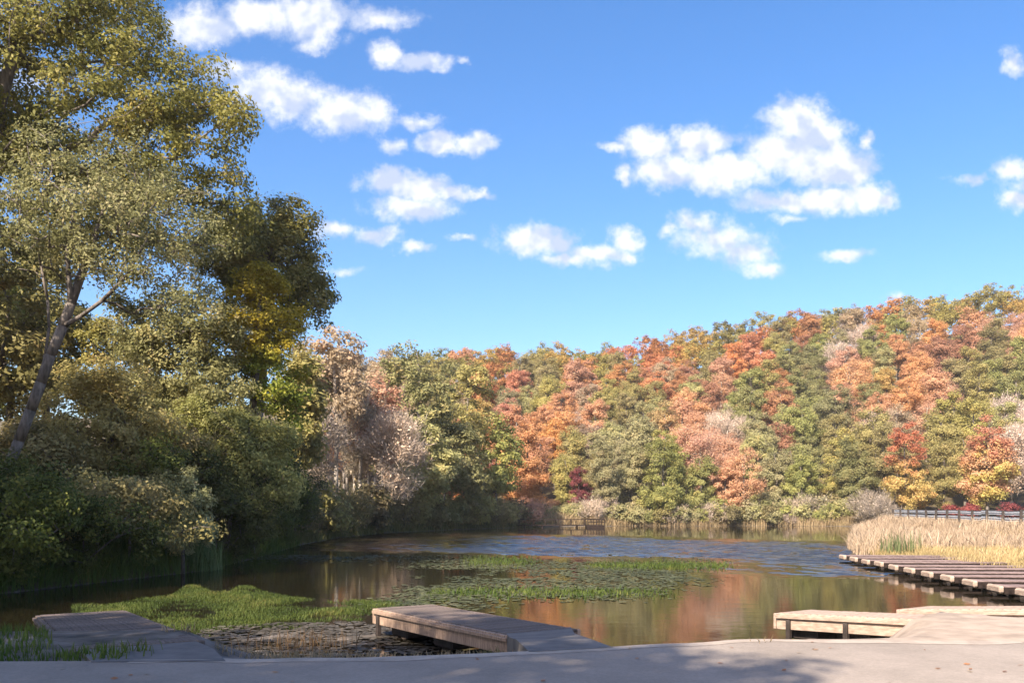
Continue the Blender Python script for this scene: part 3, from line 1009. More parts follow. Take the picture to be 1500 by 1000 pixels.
# leaning tree with sage leaves
hero('leaning_tree', 1, P(-8, 742, 31)[:2], [P(-8, 790, 31), P(10, 690, 31), P(28, 645, 31), P(45, 600, 31), P(60, 560, 31), P(74, 520, 31), P(92, 478, 31.1), P(104, 445, 31.2), P(122, 395, 31.5), P(145, 330, 32)],
     .205, [lobe(150, 340, 31, 130, 80, 3.2), lobe(70, 320, 31.5, 110, 90, 3), lobe(235, 330, 32, 110, 90, 3), lobe(140, 260, 32, 120, 70, 3), lobe(240, 430, 31.5, 80, 50, 2)],
     300, 95, .6, .064, 'sage', 'leaning tree with forked grey trunk and thin sage leaves', bark=BARK, shell=.25,
     limbs=[(4, [P(66, 520, 31.3), P(72, 480, 31.5), P(70, 440, 31.6), P(60, 390, 31.6), P(48, 330, 31.6)]),
            (6, [P(120, 462, 30.8), P(150, 440, 30.6), P(185, 405, 30.5), P(215, 350, 30.6)]),
            (7, [P(100, 405, 31), P(98, 360, 31), P(110, 300, 31.2)])])
# tall oak that fills the upper corner
hero('oak_tree', 2, P(-75, 742, 40)[:2], [P(-75, 770, 40), P(-72, 640, 40), P(-66, 520, 40), P(-58, 400, 40), P(-40, 290, 40), P(-10, 180, 40), P(20, 80, 40), P(30, -20, 40)],
     .48, [lobe(70, 130, 40, 215, 150, 6.5), lobe(60, -20, 40, 170, 120, 5.5), lobe(285, 215, 40, 112, 75, 3.6), lobe(245, 130, 40, 95, 75, 3.2),
           lobe(-150, 120, 40, 190, 170, 5.5), lobe(180, 40, 40, 75, 60, 2.8), lobe(280, 310, 41, 100, 70, 3), lobe(60, 290, 43, 210, 90, 4)],
     820, 150, .85, .098, 'oak', 'tallest oak on the left bank with olive brown leaves, its top out of sight', shell=.5,
     limbs=[(4, [P(-10, 258, 36), P(25, 225, 35), P(60, 200, 34.6), P(105, 183, 34.4), P(150, 176, 34.2), P(182, 170, 34.2), P(210, 150, 34.4)])])
hero('dark_oak_tree', 3, P(370, 742, 50)[:2], [P(370, 775, 50), P(372, 680, 50), P(380, 580, 50), P(390, 480, 50), P(395, 390, 50), P(400, 330, 50)],
     .34, [lobe(395, 400, 50, 78, 95, 3.2), lobe(432, 330, 50, 30, 38, 1.4), lobe(450, 430, 50, 36, 50, 1.8), lobe(335, 360, 50, 55, 60, 2.4), lobe(395, 315, 50, 36, 30, 1.6)],
     330, 140, .72, .10, 'oak', 'round topped dark oak against the open sky beside the tallest oak')
hero('maple_tree', 4, P(348, 742, 45)[:2], [P(348, 780, 45), P(358, 690, 45), P(370, 600, 45), P(378, 510, 45), P(380, 440, 45)],
     .22, [lobe(385, 470, 45, 62, 66, 2.3), lobe(340, 520, 45, 50, 60, 2), lobe(410, 540, 45, 46, 60, 1.8), lobe(375, 420, 45, 36, 26, 1.2), lobe(390, 620, 45, 45, 70, 1.6)],
     230, 130, .62, .09, 'crown_gold', 'green maple turning gold at its top in front of the dark oak')
hero('beech_tree', 5, P(290, 742, 43)[:2], [P(290, 780, 43), P(292, 700, 43), P(285, 620, 43), P(280, 540, 43), P(282, 470, 43)],
     .24, [lobe(270, 530, 43, 75, 70, 2.4), lobe(310, 480, 43, 60, 60, 2.2), lobe(215, 480, 43, 70, 60, 2.4), lobe(320, 590, 42, 50, 45, 1.6), lobe(230, 590, 42, 60, 40, 1.8)],
     260, 130, .66, .09, 'ygreen', 'yellow green beech crowded between the leaning tree and the maple', shell=.4)
hero('hemlock_tree', 6, P(328, 742, 41)[:2], [P(328, 782, 41), P(338, 735, 41), P(352, 690, 41), P(365, 640, 41)],
     .16, [lobe(380, 690, 41, 55, 40, 1.6), lobe(345, 640, 41, 60, 38, 1.6), lobe(415, 720, 41, 45, 30, 1.5), lobe(300, 610, 41, 50, 35, 1.4), lobe(400, 645, 41.5, 42, 28, 1.4)],
     200, 110, .5, .075, 'green', 'low soft green tree overhanging the shaded water', shell=.2)
hero('thicket_tree', 7, P(150, 742, 36)[:2], [P(150, 770, 36), P(152, 720, 36), P(160, 660, 36), P(170, 600, 36)],
     .14, [lobe(130, 620, 36, 90, 55, 2), lobe(215, 640, 36, 70, 50, 1.8), lobe(70, 680, 35, 80, 50, 1.8), lobe(160, 560, 37, 90, 40, 1.8)],
     220, 120, .6, .08, 'olive', 'olive thicket tree below the leaning trunk', shell=.2)

# further left-bank trees down the lake
MID = [
    # px, top row, depth, crown half width px, crown base row, leaf, kind, label
    (492, 472, 79, 58, 640, 'tan', 'sparse', 'tall thin tan tree beyond the dark oak'),
    (468, 585, 73, 52, 730, 'grey', 'bare', 'bare grey tree leaning over the shaded inlet'),
    (528, 560, 86, 40, 700, 'grey', 'bare', 'slim bare grey tree between tan and salmon trees'),
    (553, 545, 88, 42, 690, 'salmon', 'leaf', 'slender salmon tree among bare grey trees on the left bank'),
    (578, 600, 84, 46, 730, 'mauve', 'bare', 'bare mauve tree below the salmon tree'),
    (612, 492, 100, 62, 690, 'ygreen', 'leaf', 'tallest yellow green tree on the left bank skyline'),
    (560, 515, 104, 50, 690, 'tan', 'sparse', 'tan tree behind the slender salmon tree'),
    (684, 522, 110, 55, 690, 'olive', 'leaf', 'tall olive tree near the point of the left bank'),
    (625, 590, 94, 46, 740, 'pale', 'leaf', 'pale yellow tree with white stems on the left bank'),
    (672, 610, 101, 46, 745, 'ygreen', 'leaf', 'rounded yellow green tree leaning from the left bank'),
    (727, 606, 110, 47, 735, 'ygreen', 'leaf', 'yellow green tree leaning over the water at the point beside the pier'),
    (437, 500, 66, 36, 690, 'olive', 'leaf', 'olive tree half hidden behind the green gold maple'),
]
for i, (px, top, d, hw, base, leaf, kk, label) in enumerate(MID):
    x = (px - 750) / F * d
    
    rng = np.random.default_rng(500 + i)
    zt = at(px, top, d).z; zb = at(px, base, d).z; r = hw / F * d
    gzb = gz(x, d)
    for _ in range(12):       # stand it on the bank
        if shore_sd(np.array([x]), np.array([d]))[0] > .8: break
        x -= .4
    gzb = gz(x, d)
    cx = (px - 750) / F * d
    lob = [(cx, d, (zt + zb) / 2, r * .8, r * .8, (zt - zb) / 2 * .95)]
    for j in range(8):
        a = rng.random() * 6.28; t = rng.uniform(-.8, .8); s = r * rng.uniform(.36, .52)
        q = r * .62 * math.sqrt(max(.15, 1 - t * t * .8))
        lob.append((cx + math.cos(a) * q, d + math.sin(a) * q, (zt + zb) / 2 + t * (zt - zb) / 2 * .85, s, s, s * .8))
    tr = [(x + (cx - x) * (k / 6) ** 1.3 + rng.normal() * .08 * k / 3, d, gzb + (zt * .92 - gzb) * k / 6) for k in range(7)]
    kw = dict(twig=True, aspect=.045, flat=1., extra=(16, .13), bark=BARK_PALE) if kk == 'bare' else {}
    if kk == 'sparse' or leaf == 'pale': kw = dict(bark=BARK_PALE)
    hero({'bare': 'bare_tree'}.get(kk, 'autumn_tree'), 520 + i, (x, d), tr, .2, lob, 130, 60 if kk != 'leaf' else 90, 1.0, .42 if kk == 'bare' else .19,
         leaf, label, sides=6, **kw)

# wood closing the slope behind the left bank
bgl = []
rnd = random.Random(5)
for (x, y, s) in ((-24.5, 43, 1.0), (-30, 57, 1.1), (-27, 66, .7), (-28, 48, .9), (-34, 38, 1.0), (-25, 56, .8), (-33, 54, .9), (-21, 68, .55), (-24, 62, .6), (-29, 72, .6), (-21, 82, .55), (-27, 86, .6),
                  (-18, 97, .75), (-25, 102, .75), (-14, 108, .9), (-22, 116, 1.0), (-14, 119, 1.0), (-40, 46, .9)):
    leaf = rnd.choice(['olive', 'ygreen', 'rust', 'green', 'dkolive'])
    plant('autumn_tree', rnd.choice(FARK), x, y, rnd.uniform(0, 6.28), s, leaf,
          '%s tree filling the wood behind the left bank' % LOOK[leaf], 'tree', '%s trees of the wood behind the left bank' % LOOK[leaf])

# shrubs along the left waterline
SH = [  # px, depth, scale, leaf
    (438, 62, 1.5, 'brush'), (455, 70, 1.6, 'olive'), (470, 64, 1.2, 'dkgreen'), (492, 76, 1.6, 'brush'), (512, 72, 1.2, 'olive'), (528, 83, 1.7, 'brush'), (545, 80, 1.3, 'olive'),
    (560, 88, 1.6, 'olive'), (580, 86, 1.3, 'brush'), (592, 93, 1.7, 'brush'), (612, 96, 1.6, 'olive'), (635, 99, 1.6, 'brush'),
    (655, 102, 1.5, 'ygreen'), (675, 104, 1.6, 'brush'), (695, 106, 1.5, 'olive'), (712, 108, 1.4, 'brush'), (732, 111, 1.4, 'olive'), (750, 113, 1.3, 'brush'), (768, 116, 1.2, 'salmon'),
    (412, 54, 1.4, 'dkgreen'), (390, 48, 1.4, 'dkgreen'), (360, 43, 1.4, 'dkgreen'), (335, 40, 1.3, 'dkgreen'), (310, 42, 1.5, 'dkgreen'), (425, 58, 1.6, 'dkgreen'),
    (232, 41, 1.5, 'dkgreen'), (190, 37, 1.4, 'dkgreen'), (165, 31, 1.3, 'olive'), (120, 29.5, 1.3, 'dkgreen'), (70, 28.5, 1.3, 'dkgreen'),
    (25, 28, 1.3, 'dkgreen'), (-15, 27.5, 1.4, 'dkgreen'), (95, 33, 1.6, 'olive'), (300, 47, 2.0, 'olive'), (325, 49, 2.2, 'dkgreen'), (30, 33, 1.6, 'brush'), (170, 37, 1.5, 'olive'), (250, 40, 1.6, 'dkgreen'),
]
SLOOK = {'brush': 'brown', 'olive': 'olive', 'dkgreen': 'dark green', 'ygreen': 'yellow green', 'salmon': 'pinkish'}
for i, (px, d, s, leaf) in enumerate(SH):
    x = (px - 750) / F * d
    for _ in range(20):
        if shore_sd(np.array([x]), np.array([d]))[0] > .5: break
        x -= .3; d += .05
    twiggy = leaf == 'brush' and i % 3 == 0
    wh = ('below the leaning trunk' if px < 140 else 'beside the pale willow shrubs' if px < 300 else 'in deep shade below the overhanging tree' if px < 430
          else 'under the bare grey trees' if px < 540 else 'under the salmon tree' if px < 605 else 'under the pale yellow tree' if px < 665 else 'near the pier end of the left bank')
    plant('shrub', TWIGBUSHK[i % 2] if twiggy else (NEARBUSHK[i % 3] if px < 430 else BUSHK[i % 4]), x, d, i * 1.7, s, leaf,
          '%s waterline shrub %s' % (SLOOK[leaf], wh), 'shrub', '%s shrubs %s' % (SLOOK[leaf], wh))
# the two pale shrubs, lighter by their own leaf colour
hero('willow_shrub', 8, P(246, 742, 34.5)[:2], [P(268, 800, 34.5), P(268, 770, 34.5), P(268, 740, 34.5)], .07,
     [lobe(268, 735, 34.5, 38, 40, 1.0), lobe(252, 685, 34.5, 9, 22, .3), lobe(282, 690, 34.5, 8, 20, .3), lobe(305, 725, 34.5, 10, 16, .3), lobe(228, 720, 34.5, 10, 18, .3), lobe(262, 790, 34.5, 38, 20, .9), lobe(250, 700, 34.5, 24, 24, .7), lobe(292, 770, 34.5, 32, 28, .8), lobe(240, 765, 34.5, 28, 26, .8)],
     190, 75, .27, .058, 'willow', 'pale sage willow shrub over the dark water', shell=.2)['category'] = 'shrub'
hero('willow_shrub', 9, P(180, 742, 33)[:2], [P(190, 790, 33), P(190, 760, 33), P(190, 730, 33)], .05,
     [lobe(190, 725, 33, 26, 26, .7), lobe(210, 745, 33, 22, 18, .6)], 70, 80, .32, .055, 'willow', 'smaller pale shrub beside the sage willow shrub', shell=.2)['category'] = 'shrub'

# trees of the same wood beside the road, out of the picture, that throw the shade on road and bank
for i, (x, y, s) in enumerate(((-9.5, -7.5, 1.25), (-13, -5.6, 1.5), (-18, -4.8, 1.8), (-22.5, -3.5, 1.5), (-25.5, 4.0, 1.35), (-28, 11, 1.2), (-21.8, 18.0, 1.3), (-24.5, 23, 1.3), (-21.3, 24.2, 1.05), (-22.5, 12, 1.25), (-28, 17, 1.35))):
    plant('roadside_tree', FARK[i % 7], x, y, i * 1.3, s, 'olive', 'olive tree of the wood between the road and the near left bank', 'tree', 'roadside wood trees')

# ------------------------------------------------------------------ jetties
def jetty(label, x0, y0, z0, z1, length, width, side_mat, deck_mat, posts, ang=None, hang=.3):
    """floating jetty from its far end (x0,y0 = far corner on the near-left side) back towards the road"""
    ax = Vector((.54, -.84)) if ang is None else Vector((math.sin(ang), -math.cos(ang)))
    ax.normalize()
    rz = math.atan2(ax.y, ax.x)                 # local +x runs along the jetty to the road, +y to its far side
    root = link('jetty', None, loc=(x0, y0, 0), rot=(0, 0, rz))
    tag(root, label, 'dock')
    pitch = -math.atan2(z1 - z0, length)
    n = int(length / .15)
    pm = box_mesh('jetty_plank', [(0, width / 2, -.02, .137, width, .04)], deck_mat, .006)
    for i in range(n):
        t = (i + .5) / n
        link('plank', pm, root, (t * length, random.Random(i).uniform(-.012, .012), z0 + (z1 - z0) * t + random.Random(i * 7).uniform(-.003, .003)), (0, pitch, 0))
    zc = (z0 + z1) / 2
    sm = box_mesh('jetty_side', [(0, 0, 0, length - .02, .07, hang)], side_mat, .008)
    for yy_ in (.0, width):
        link('side_board', sm, root, (length / 2, yy_ + (-.037 if yy_ == 0 else .037), zc - hang / 2 - .012), (0, pitch, 0))
    rub = box_mesh('jetty_rub_rail', [(0, 0, 0, length - .05, .05, .06)], side_mat, .006)
    link('rub_rail', rub, root, (length / 2, -.099, zc - .07), (0, pitch, 0))
    link('end_board', box_mesh('jetty_end', [(0, 0, 0, .06, width + .14, hang)], side_mat, .008), root, (-.033, width / 2, z0 - hang / 2 - .012))
    link('end_board', box_mesh('jetty_end', [(0, 0, 0, .05, width - .02, hang + .12)], side_mat, .008), root, (length - .04, width / 2, z1 - hang / 2 - .11))
    pmesh = box_mesh('jetty_post', [(0, 0, -.50, .09, .09, 1.0)], WOOD_DARK, .01)
    for t, s in posts:
        link('post', pmesh, root, (t * length, -.078 if s == 0 else width + .078, z0 + (z1 - z0) * t - .12))
    fl = box_mesh('jetty_float', [(0, 0, 0, .7, width * .8, .34)], WOOD_DARK, .03)
    for t in (.15, .5, .82):
        link('float_drum', fl, root, (t * length, width / 2, max(.06, z0 + (z1 - z0) * t - .34)))
    return root


p = at(58, 900, 2.05 * F / 158)
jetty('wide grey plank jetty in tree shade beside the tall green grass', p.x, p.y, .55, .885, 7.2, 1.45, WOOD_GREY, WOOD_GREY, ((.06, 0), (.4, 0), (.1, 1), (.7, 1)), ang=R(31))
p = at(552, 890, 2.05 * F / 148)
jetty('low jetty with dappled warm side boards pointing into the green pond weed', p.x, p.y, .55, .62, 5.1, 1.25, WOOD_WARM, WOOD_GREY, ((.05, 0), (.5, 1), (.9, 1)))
p = at(1140, 896, 2.05 * F / 154)
jetty('sun bleached jetty with double side rails over a gap above the sand', p.x, p.y, .54, .74, 3.2, .95, WOOD_PALE, WOOD_PALE, ((.1, 0), (.5, 0)), hang=.3)
p = at(1320, 895, 2.05 * F / 153)
jetty('sun bleached jetty half buried in the sand, beside the railed jetty', p.x, p.y, .60, .93, 3.5, .95, WOOD_PALE, WOOD_PALE, ((.1, 0), (.4, 1)), hang=.2)
p = at(1484, 894, 2.05 * F / 152)
jetty('sun bleached jetty nearest the row of boat slips, its tip over water', p.x, p.y, .60, .93, 3.5, .95, WOOD_PALE, WOOD_PALE, ((.1, 0), (.4, 1)), hang=.2)


def apron(name, quads_, mat):
    v = [p for q in quads_ for p in q]
    # side skirts keep the slab solid
    n = len(v)
    vv = v + [(a, b_, c - .25) for a, b_, c in v]
    f = [(i, i + 1, i + 3, i + 2) for i in range(0, n - 2, 2)]
    f += [(i, i + 2, n + i + 2, n + i) for i in range(0, n - 2, 2)] + [(i + 1, n + i + 1, n + i + 3, i + 3) for i in range(0, n - 2, 2)]
    f += [(0, n, n + 1, 1)]
    return tag(link(name, np_mesh(name, vv, f, [mat])), kind='structure')


PATHM = noise_mat('path_asphalt', (.11, .10, .095), (.19, .168, .155), 2.2, .9, .0006, bscale=50)
# paved aprons from the road to the two near jetties (left edge, right edge, from the water to the road)
apron('path', [((-5.36, 10.8, .872), (-4.12, 11.5, .872)), ((-5.0, 10.35, .89), (-3.62, 10.75, .89)), ((-4.6, 9.72, .907), (-3.15, 9.77, .907))], PATHM)
apron('path', [((-.1, 14.1, .60), (.98, 14.8, .60)), ((-.04, 13.1, .68), (.95, 13.5, .68)), ((.06, 12.0, .81), (1.05, 12.1, .81)), ((.2, 10.38, .909), (1.22, 10.72, .909))], PATHM)

# ------------------------------------------------------------------ boat slips on the right
rnd = random.Random(3)
slip_pm = box_mesh('slip_plank', [(0, 0, 0, .23, .80, .04)], WOOD_PINK, .005)
slip_side = box_mesh('slip_side', [(0, 0, 0, 5.0, .06, .2)], PIER_WOOD, .006)  # near-black colour puts the gap shade between fingers onto the boards
slip_end = box_mesh('slip_end', [(0, 0, 0, .16, .88, .22)], WOOD_PALE, .05)
slip_post = box_mesh('slip_post', [(0, 0, 0, .11, .11, .9)], WOOD_DARK, .01)
slip_float = box_mesh('slip_float', [(0, 0, 0, .8, .7, .2)], WOOD_DARK, .03)
for i in range(11):
    t = i / 9.0
    x = 15.4 + (14.0 - 15.4) * t
    yv = 41.3 + (25.7 - 41.3) * t
    nth = ('first', 'second', 'third', 'fourth', 'fifth', 'sixth', 'seventh', 'eighth', 'ninth', 'tenth', 'eleventh')[i]
    root = link('boat_slip', None, loc=(x, yv, 0), rot=(0, 0, R(-5) + rnd.uniform(-.02, .02)))
    tag(root, 'reddish plank boat slip with pale end board, %s from the tall reeds' % nth, 'dock', 'boat slip fingers in a row along the right bank')
    zt = .33 + rnd.uniform(-.02, .02)
    for k in range(20):
        link('plank', slip_pm, root, (.22 + k * .245, 0, zt + rnd.uniform(-.004, .004)))
    for s in (-1, 1):
        link('side_board', slip_side, root, (2.55, s * .432, zt - .1))
    link('end_board', slip_end, root, (0, 0, zt - .07))
    for xx, s in ((.55, -1), (.95, -1), (.6, 1)):
        link('post', slip_post, root, (xx, s * .38, zt - .48))
    for xx in (1.3, 3.2):
        link('float_drum', slip_float, root, (xx, 0, .08))

# ------------------------------------------------------------------ fishing pier
root = link('fishing_pier', None, loc=(1.0, 112, 0))
tag(root, 'dark wooden fishing pier with railings reaching from the left bank point', 'pier')
link('deck', box_mesh('pier_deck', [(4.0, 0, .30, 8.6, 1.3, .12)], PIER_WOOD, .01), root)
for s in (-1, 1):
    link('railing', box_mesh('pier_rail', [(4.0, s * .62, 1.02, 8.6, .06, .09)], PIER_WOOD, .008), root)
for k in range(6):
    for s in (-1, 1):
        link('rail_post', box_mesh('pier_rail_post', [(-.1 + k * 1.64, s * .62, .65, .09, .07, .7)], PIER_WOOD, .006), root)
for k in range(4):
    for s in (-1, 1):
        link('pile', box_mesh('pier_pile', [(.6 + k * 2.2, s * .5, -.3, .16, .16, 1.1)], PIER_WOOD, .01), root)
link('platform', box_mesh('pier_platform', [(9.35, -1.2, .12, 2.15, 3.4, .42)], PIER_WOOD, .02), root)
for xx, yy_, sx, sy in ((9.35, -2.86, 2.15, .07), (9.35, .46, 2.15, .07), (10.39, -1.2, .07, 3.25)):
    link('railing', box_mesh('pier_rail', [(xx, yy_, 1.05, sx, sy, .12)], PIER_WOOD, .008), root)
    link('railing', box_mesh('pier_rail', [(xx, yy_, .72, sx, sy * .9, .06)], PIER_WOOD, .008), root)
for xx in (8.32, 9.0, 9.7, 10.36):
    link('rail_post', box_mesh('pier_rail_post', [(xx, -2.80, .68, .1, .08, .75)], PIER_WOOD, .006), root)
    link('rail_post', box_mesh('pier_rail_post', [(xx, .40, .68, .1, .08, .75)], PIER_WOOD, .006), root)

# ------------------------------------------------------------------ guardrail
A = Vector((42.5, 99)); B = Vector((33.0, 53))
root = link('guardrail', None, loc=(0, 0, 0))
tag(root, 'long grey guardrail on dark posts behind the straw coloured reeds', 'guardrail')
n = 26
L_ = (B - A).length
ang = math.atan2((B - A).y, (B - A).x)
zr = [gz(A.x + (B.x - A.x) * i / n, A.y + (B.y - A.y) * i / n) for i in range(n + 1)]
post_m = box_mesh('guard_post', [(0, 0, .05, .13, .16, 1.6)], WOOD_DARK, .01)
import bmesh
def wbeam(l):
    prof = [(-.0, .0), (.035, .03), (.035, .09), (0, .12), (0, .17), (.035, .2), (.035, .26), (0, .3)]
    v = [(x, q[0], q[1]) for x in (-l / 2, l / 2) for q in prof]
    k = len(prof)
    return np_mesh('guard_beam', v, [(i, i + 1, k + i + 1, k + i) for i in range(k - 1)], [STEEL])
bm_ = wbeam(L_ / n + .02)
for i in range(n + 1):
    p = A + (B - A) * (i / n)
    if i % 2 == 0: link('post', post_m, root, (p.x, p.y, zr[i] + .65), (0, 0, ang))
    if i < n:
        q = A + (B - A) * ((i + .5) / n)
        off = Vector((-math.sin(ang), math.cos(ang))) * .12
        link('beam', bm_, root, (q.x + off.x, q.y + off.y, zr[i] + 1.15), (0, 0, ang))
        link('beam', bm_, root, (q.x + off.x, q.y + off.y, zr[i] + .72), (0, 0, ang))

# ------------------------------------------------------------------ grasses, reeds, pond weed
def blades(pts, hts, width, lean, rng, seg=2):
    n = len(pts)
    a = rng.random(n) * 6.283
    d = np.stack([np.cos(a), np.sin(a), np.zeros(n)], 1)
    s = np.stack([-np.sin(a + rng.normal(size=n)), np.cos(a), np.zeros(n)], 1)
    w = (width * rng.uniform(.6, 1.4, n))[:, None]
    ln = (np.abs(rng.normal(size=n)) * lean * hts)[:, None]
    up = np.array([0, 0, 1.0])
    h = hts[:, None]
    b0 = pts - s * w; b1 = pts + s * w
    m0 = pts + up * h * .6 + d * ln * .35 - s * w * .8
    m1 = pts + up * h * .6 + d * ln * .35 + s * w * .8
    t = pts + up * h + d * ln
    t0 = t - s * w * .12; t1 = t + s * w * .12
    v = np.stack([b0, b1, m1, m0, t1, t0], 1).reshape(-1, 3)
    base = np.arange(n)[:, None] * 6
    f = np.concatenate([base + np.array([[0, 1, 2, 3]]), base + np.array([[3, 2, 4, 5]])], 0)
    return v, f


GRASS = leaf_mat('grass_green', (.05, .085, .014), (.12, .155, .03), (.23, .19, .06), trans=.3, gain=1.)
WEED = leaf_mat('weed_green', (.04, .075, .012), (.105, .135, .024), (.22, .18, .05), trans=.3, gain=1.)
STRAW = leaf_mat('reed_straw', (.20, .142, .10), (.32, .235, .17), (.42, .335, .26), trans=.25)
SEDGE = leaf_mat('sedge_yellow', (.22, .17, .075), (.36, .265, .135), (.44, .33, .2), trans=.3)
CATTAIL = leaf_mat('cattail_green', (.08, .11, .04), (.16, .18, .07), trans=.3)
SHADEG = leaf_mat('bank_grass_dull', (.07, .075, .025), (.15, .13, .05), (.22, .16, .07), trans=.3)
BROWNG = leaf_mat('dead_stems', (.06, .036, .022), (.13, .078, .045), trans=.2, gain=1.)
MUDPAD = leaf_mat('mud_scum', (.05, .043, .032), (.135, .115, .09), (.2, .18, .15), trans=.1, gain=1.)
PAD = leaf_mat('lily_pad', (.045, .055, .018), (.105, .11, .045), (.17, .15, .09), trans=.1, gain=1.)


def grass_patch(name, pts, hmin, hmax, width, lean, mat, label, seed, cat, clumpy=None):
    rng = np.random.default_rng(seed)
    hts = rng.uniform(hmin, hmax, len(pts))
    patch = vnoise(pts[:, 0] * .9, pts[:, 1] * .9, seed)
    if clumpy: hts *= .45 + 1.0 * patch
    v, f = blades(pts, hts, width, lean, rng)
    ti = np.clip(patch * .6 + rng.random(len(pts)) * .4, 0, 1)
    o = link(name, np_mesh(name, v, f, [mat], tint=np.concatenate([ti, ti])))
    tag(o, label, cat, kind='stuff')
    return o


def scatter(x0, x1, y0, y1, n, seed, keep):
    rng = np.random.default_rng(seed)
    x = rng.uniform(x0, x1, n); y = rng.uniform(y0, y1, n)
    k = keep(x, y, rng)
    x, y = x[k], y[k]
    return np.stack([x, y, np.maximum(ground(x, y), -.03)], 1)


# bank grass left of the wide jetty
pts = scatter(-14, -4.0, 9.85, 15.4, 26000, 1, lambda x, y, r: ((x < -9.1 + (16.9 - y) * .601 - .12) | ((y < 10.65) & (x < -4.3 + r.normal(size=len(x)) * .1))) & (r.random(len(x)) < .35 + .75 * vnoise(x * .8, y * .8, 2)))
grass_patch('bank_grass', pts, .06, .17, .008, .35, GRASS, 'green bank grass between the road and the wide jetty', 31, 'grass', True)
# tall green grass standing in the shallows between the jetties
def in_band(x, y, r):
    px = 750 + x / y * F; py = HOR + EYE / y * F
    top = 866 + 7 * np.sin(px / 70.) + 16 * (vnoise(px / 40., px * 0 + 3., 15) - .3) + np.where(px < 230, (230 - px) * .10, 0)
    bot = np.interp(px, [120, 300, 420, 520, 560, 640], [905, 930, 922, 908, 896, 884]) + 16 * (vnoise(px / 35., px * 0 + 9., 25) - .5)
    return (px > 105) & (px < 660) & (py > top) & (py < bot) & (r.random(len(x)) < 1.1 * sstep(.22, .55, vnoise(x * .8, y * .9, 6) * .65 + vnoise(x * 2.4, y * 2.6, 16) * .35) - .4 * sstep(500, 620, px))
pts = scatter(-13, -1, 16.5, 30, 170000, 2, in_band)
grass_patch('marsh_grass', pts, .03, .095, .008, .7, WEED, 'bright green marsh grass in the shallows between the jetties', 32, 'grass', True)
# brown dead stems on the mud
pts = scatter(-5.2, -2.6, 14.8, 17.5, 900, 3, lambda x, y, r: np.hypot((x + 3.9) / 1.1, (y - 16.2) / .9) < r.random(len(x)) ** .5 * 1.1)
grass_patch('dead_stems', pts, .12, .42, .006, .5, BROWNG, 'dry brown stems standing on the mud flat', 33, 'grass')
pts = scatter(-5, 3.4, 10.2, 14.6, 5200, 4, lambda x, y, r: (shore_sd(x, y) < 3.9) & (vnoise(x * 1.6, y * 1.6, 9) > .52))
grass_patch('verge_weeds', pts, .05, .16, .007, .6, SEDGE, 'yellowish weeds on the slope below the road edge', 34, 'grass')
pts = scatter(-.6, 1.4, 12.2, 14.6, 2200, 15, lambda x, y, r: (np.hypot((x - .15) / .55, (y - 13.5) / .8) < 1.1) & (x < -.12))
grass_patch('ramp_weeds', pts, .08, .28, .008, .6, SHADEG, 'brownish weeds against the end of the low jetty', 45, 'grass', True)
pts = scatter(4.6, 7.0, 13.2, 16.2, 1500, 5, lambda x, y, r: np.hypot((x - 5.75) / .6, (y - 15.3) / .5) < 1)
grass_patch('sand_weeds', pts, .06, .16, .008, .6, SEDGE, 'yellow green weeds under the railed jetty', 35, 'grass')
# reed bed on the right bank
def reed(x, y, r):
    D = shore_sd(x, y)
    fx = np.interp(y, [53, 99], [33.0, 42.5])
    return (D > .15) & (x < fx + .5) & (x > 12)
pts = scatter(17.3, 44, 44, 112, 120000, 6, lambda x, y, r: reed(x, y, r) & (y > 46.3 - .0 * x))
grass_patch('reed_bed', pts, .3, .85, .018, .5, STRAW, 'straw coloured reed bed on the right bank before the guardrail', 36, 'reeds', True)
pts = scatter(17.3, 36, 22, 60, 90000, 7, lambda x, y, r: (shore_sd(x, y) > .6) & (shore_sd(x, y) < 1 + 11 * (.3 + vnoise(x * .3, y * .3, 3))) & (x > 18.6 - (y - 26) * .0))
grass_patch('sedge_strip', pts, .18, .42, .014, .4, SEDGE, 'yellowish sedge strip between boat slips and reeds', 37, 'grass', True)
pts = scatter(18.2, 21.5, 43, 49, 600, 8, lambda x, y, r: np.hypot((x - 20.0) / 1.0, (y - 45.6) / .9) < 1)
grass_patch('cattails', pts, .7, 1.35, .02, .15, CATTAIL, 'green cattail clump at the edge of the straw reeds', 38, 'reeds')
# field grass running on behind the reeds
pts = scatter(34, 80, 50, 116, 60000, 9, lambda x, y, r: (shore_sd(x, y) > 3) & (x > np.interp(y, [53, 99], [33.5, 43])))
grass_patch('field_grass', pts, .2, .5, .03, .4, STRAW, 'pale dry field grass beyond the guardrail', 39, 'grass')
# far shore fringe of dry reeds
pts = scatter(3, 48, 119, 126, 30000, 10, lambda x, y, r: (shore_sd(x, y) > .05) & (shore_sd(x, y) < 3.5))
grass_patch('shore_fringe', pts, .4, 1.3, .035, .35, SEDGE, 'pale fringe of sedge along the far waterline', 40, 'grass', True)
# dark grass on the near left bank
pts = scatter(-22, -12.2, 23, 60, 60000, 11, lambda x, y, r: (shore_sd(x, y) > -.15) & (shore_sd(x, y) < 4))
grass_patch('shade_grass', pts, .4, 1.1, .018, .45, GRASS, 'tall grass in the shade of the near left bank', 41, 'grass', True)
pts = scatter(-18, 4, 58, 119, 90000, 14, lambda x, y, r: (shore_sd(x, y) > -.1) & (shore_sd(x, y) < 3.2))
grass_patch('bank_fringe', pts, .3, .9, .03, .5, SHADEG, 'dull green fringe of grass under the trees of the left bank', 44, 'grass', True)
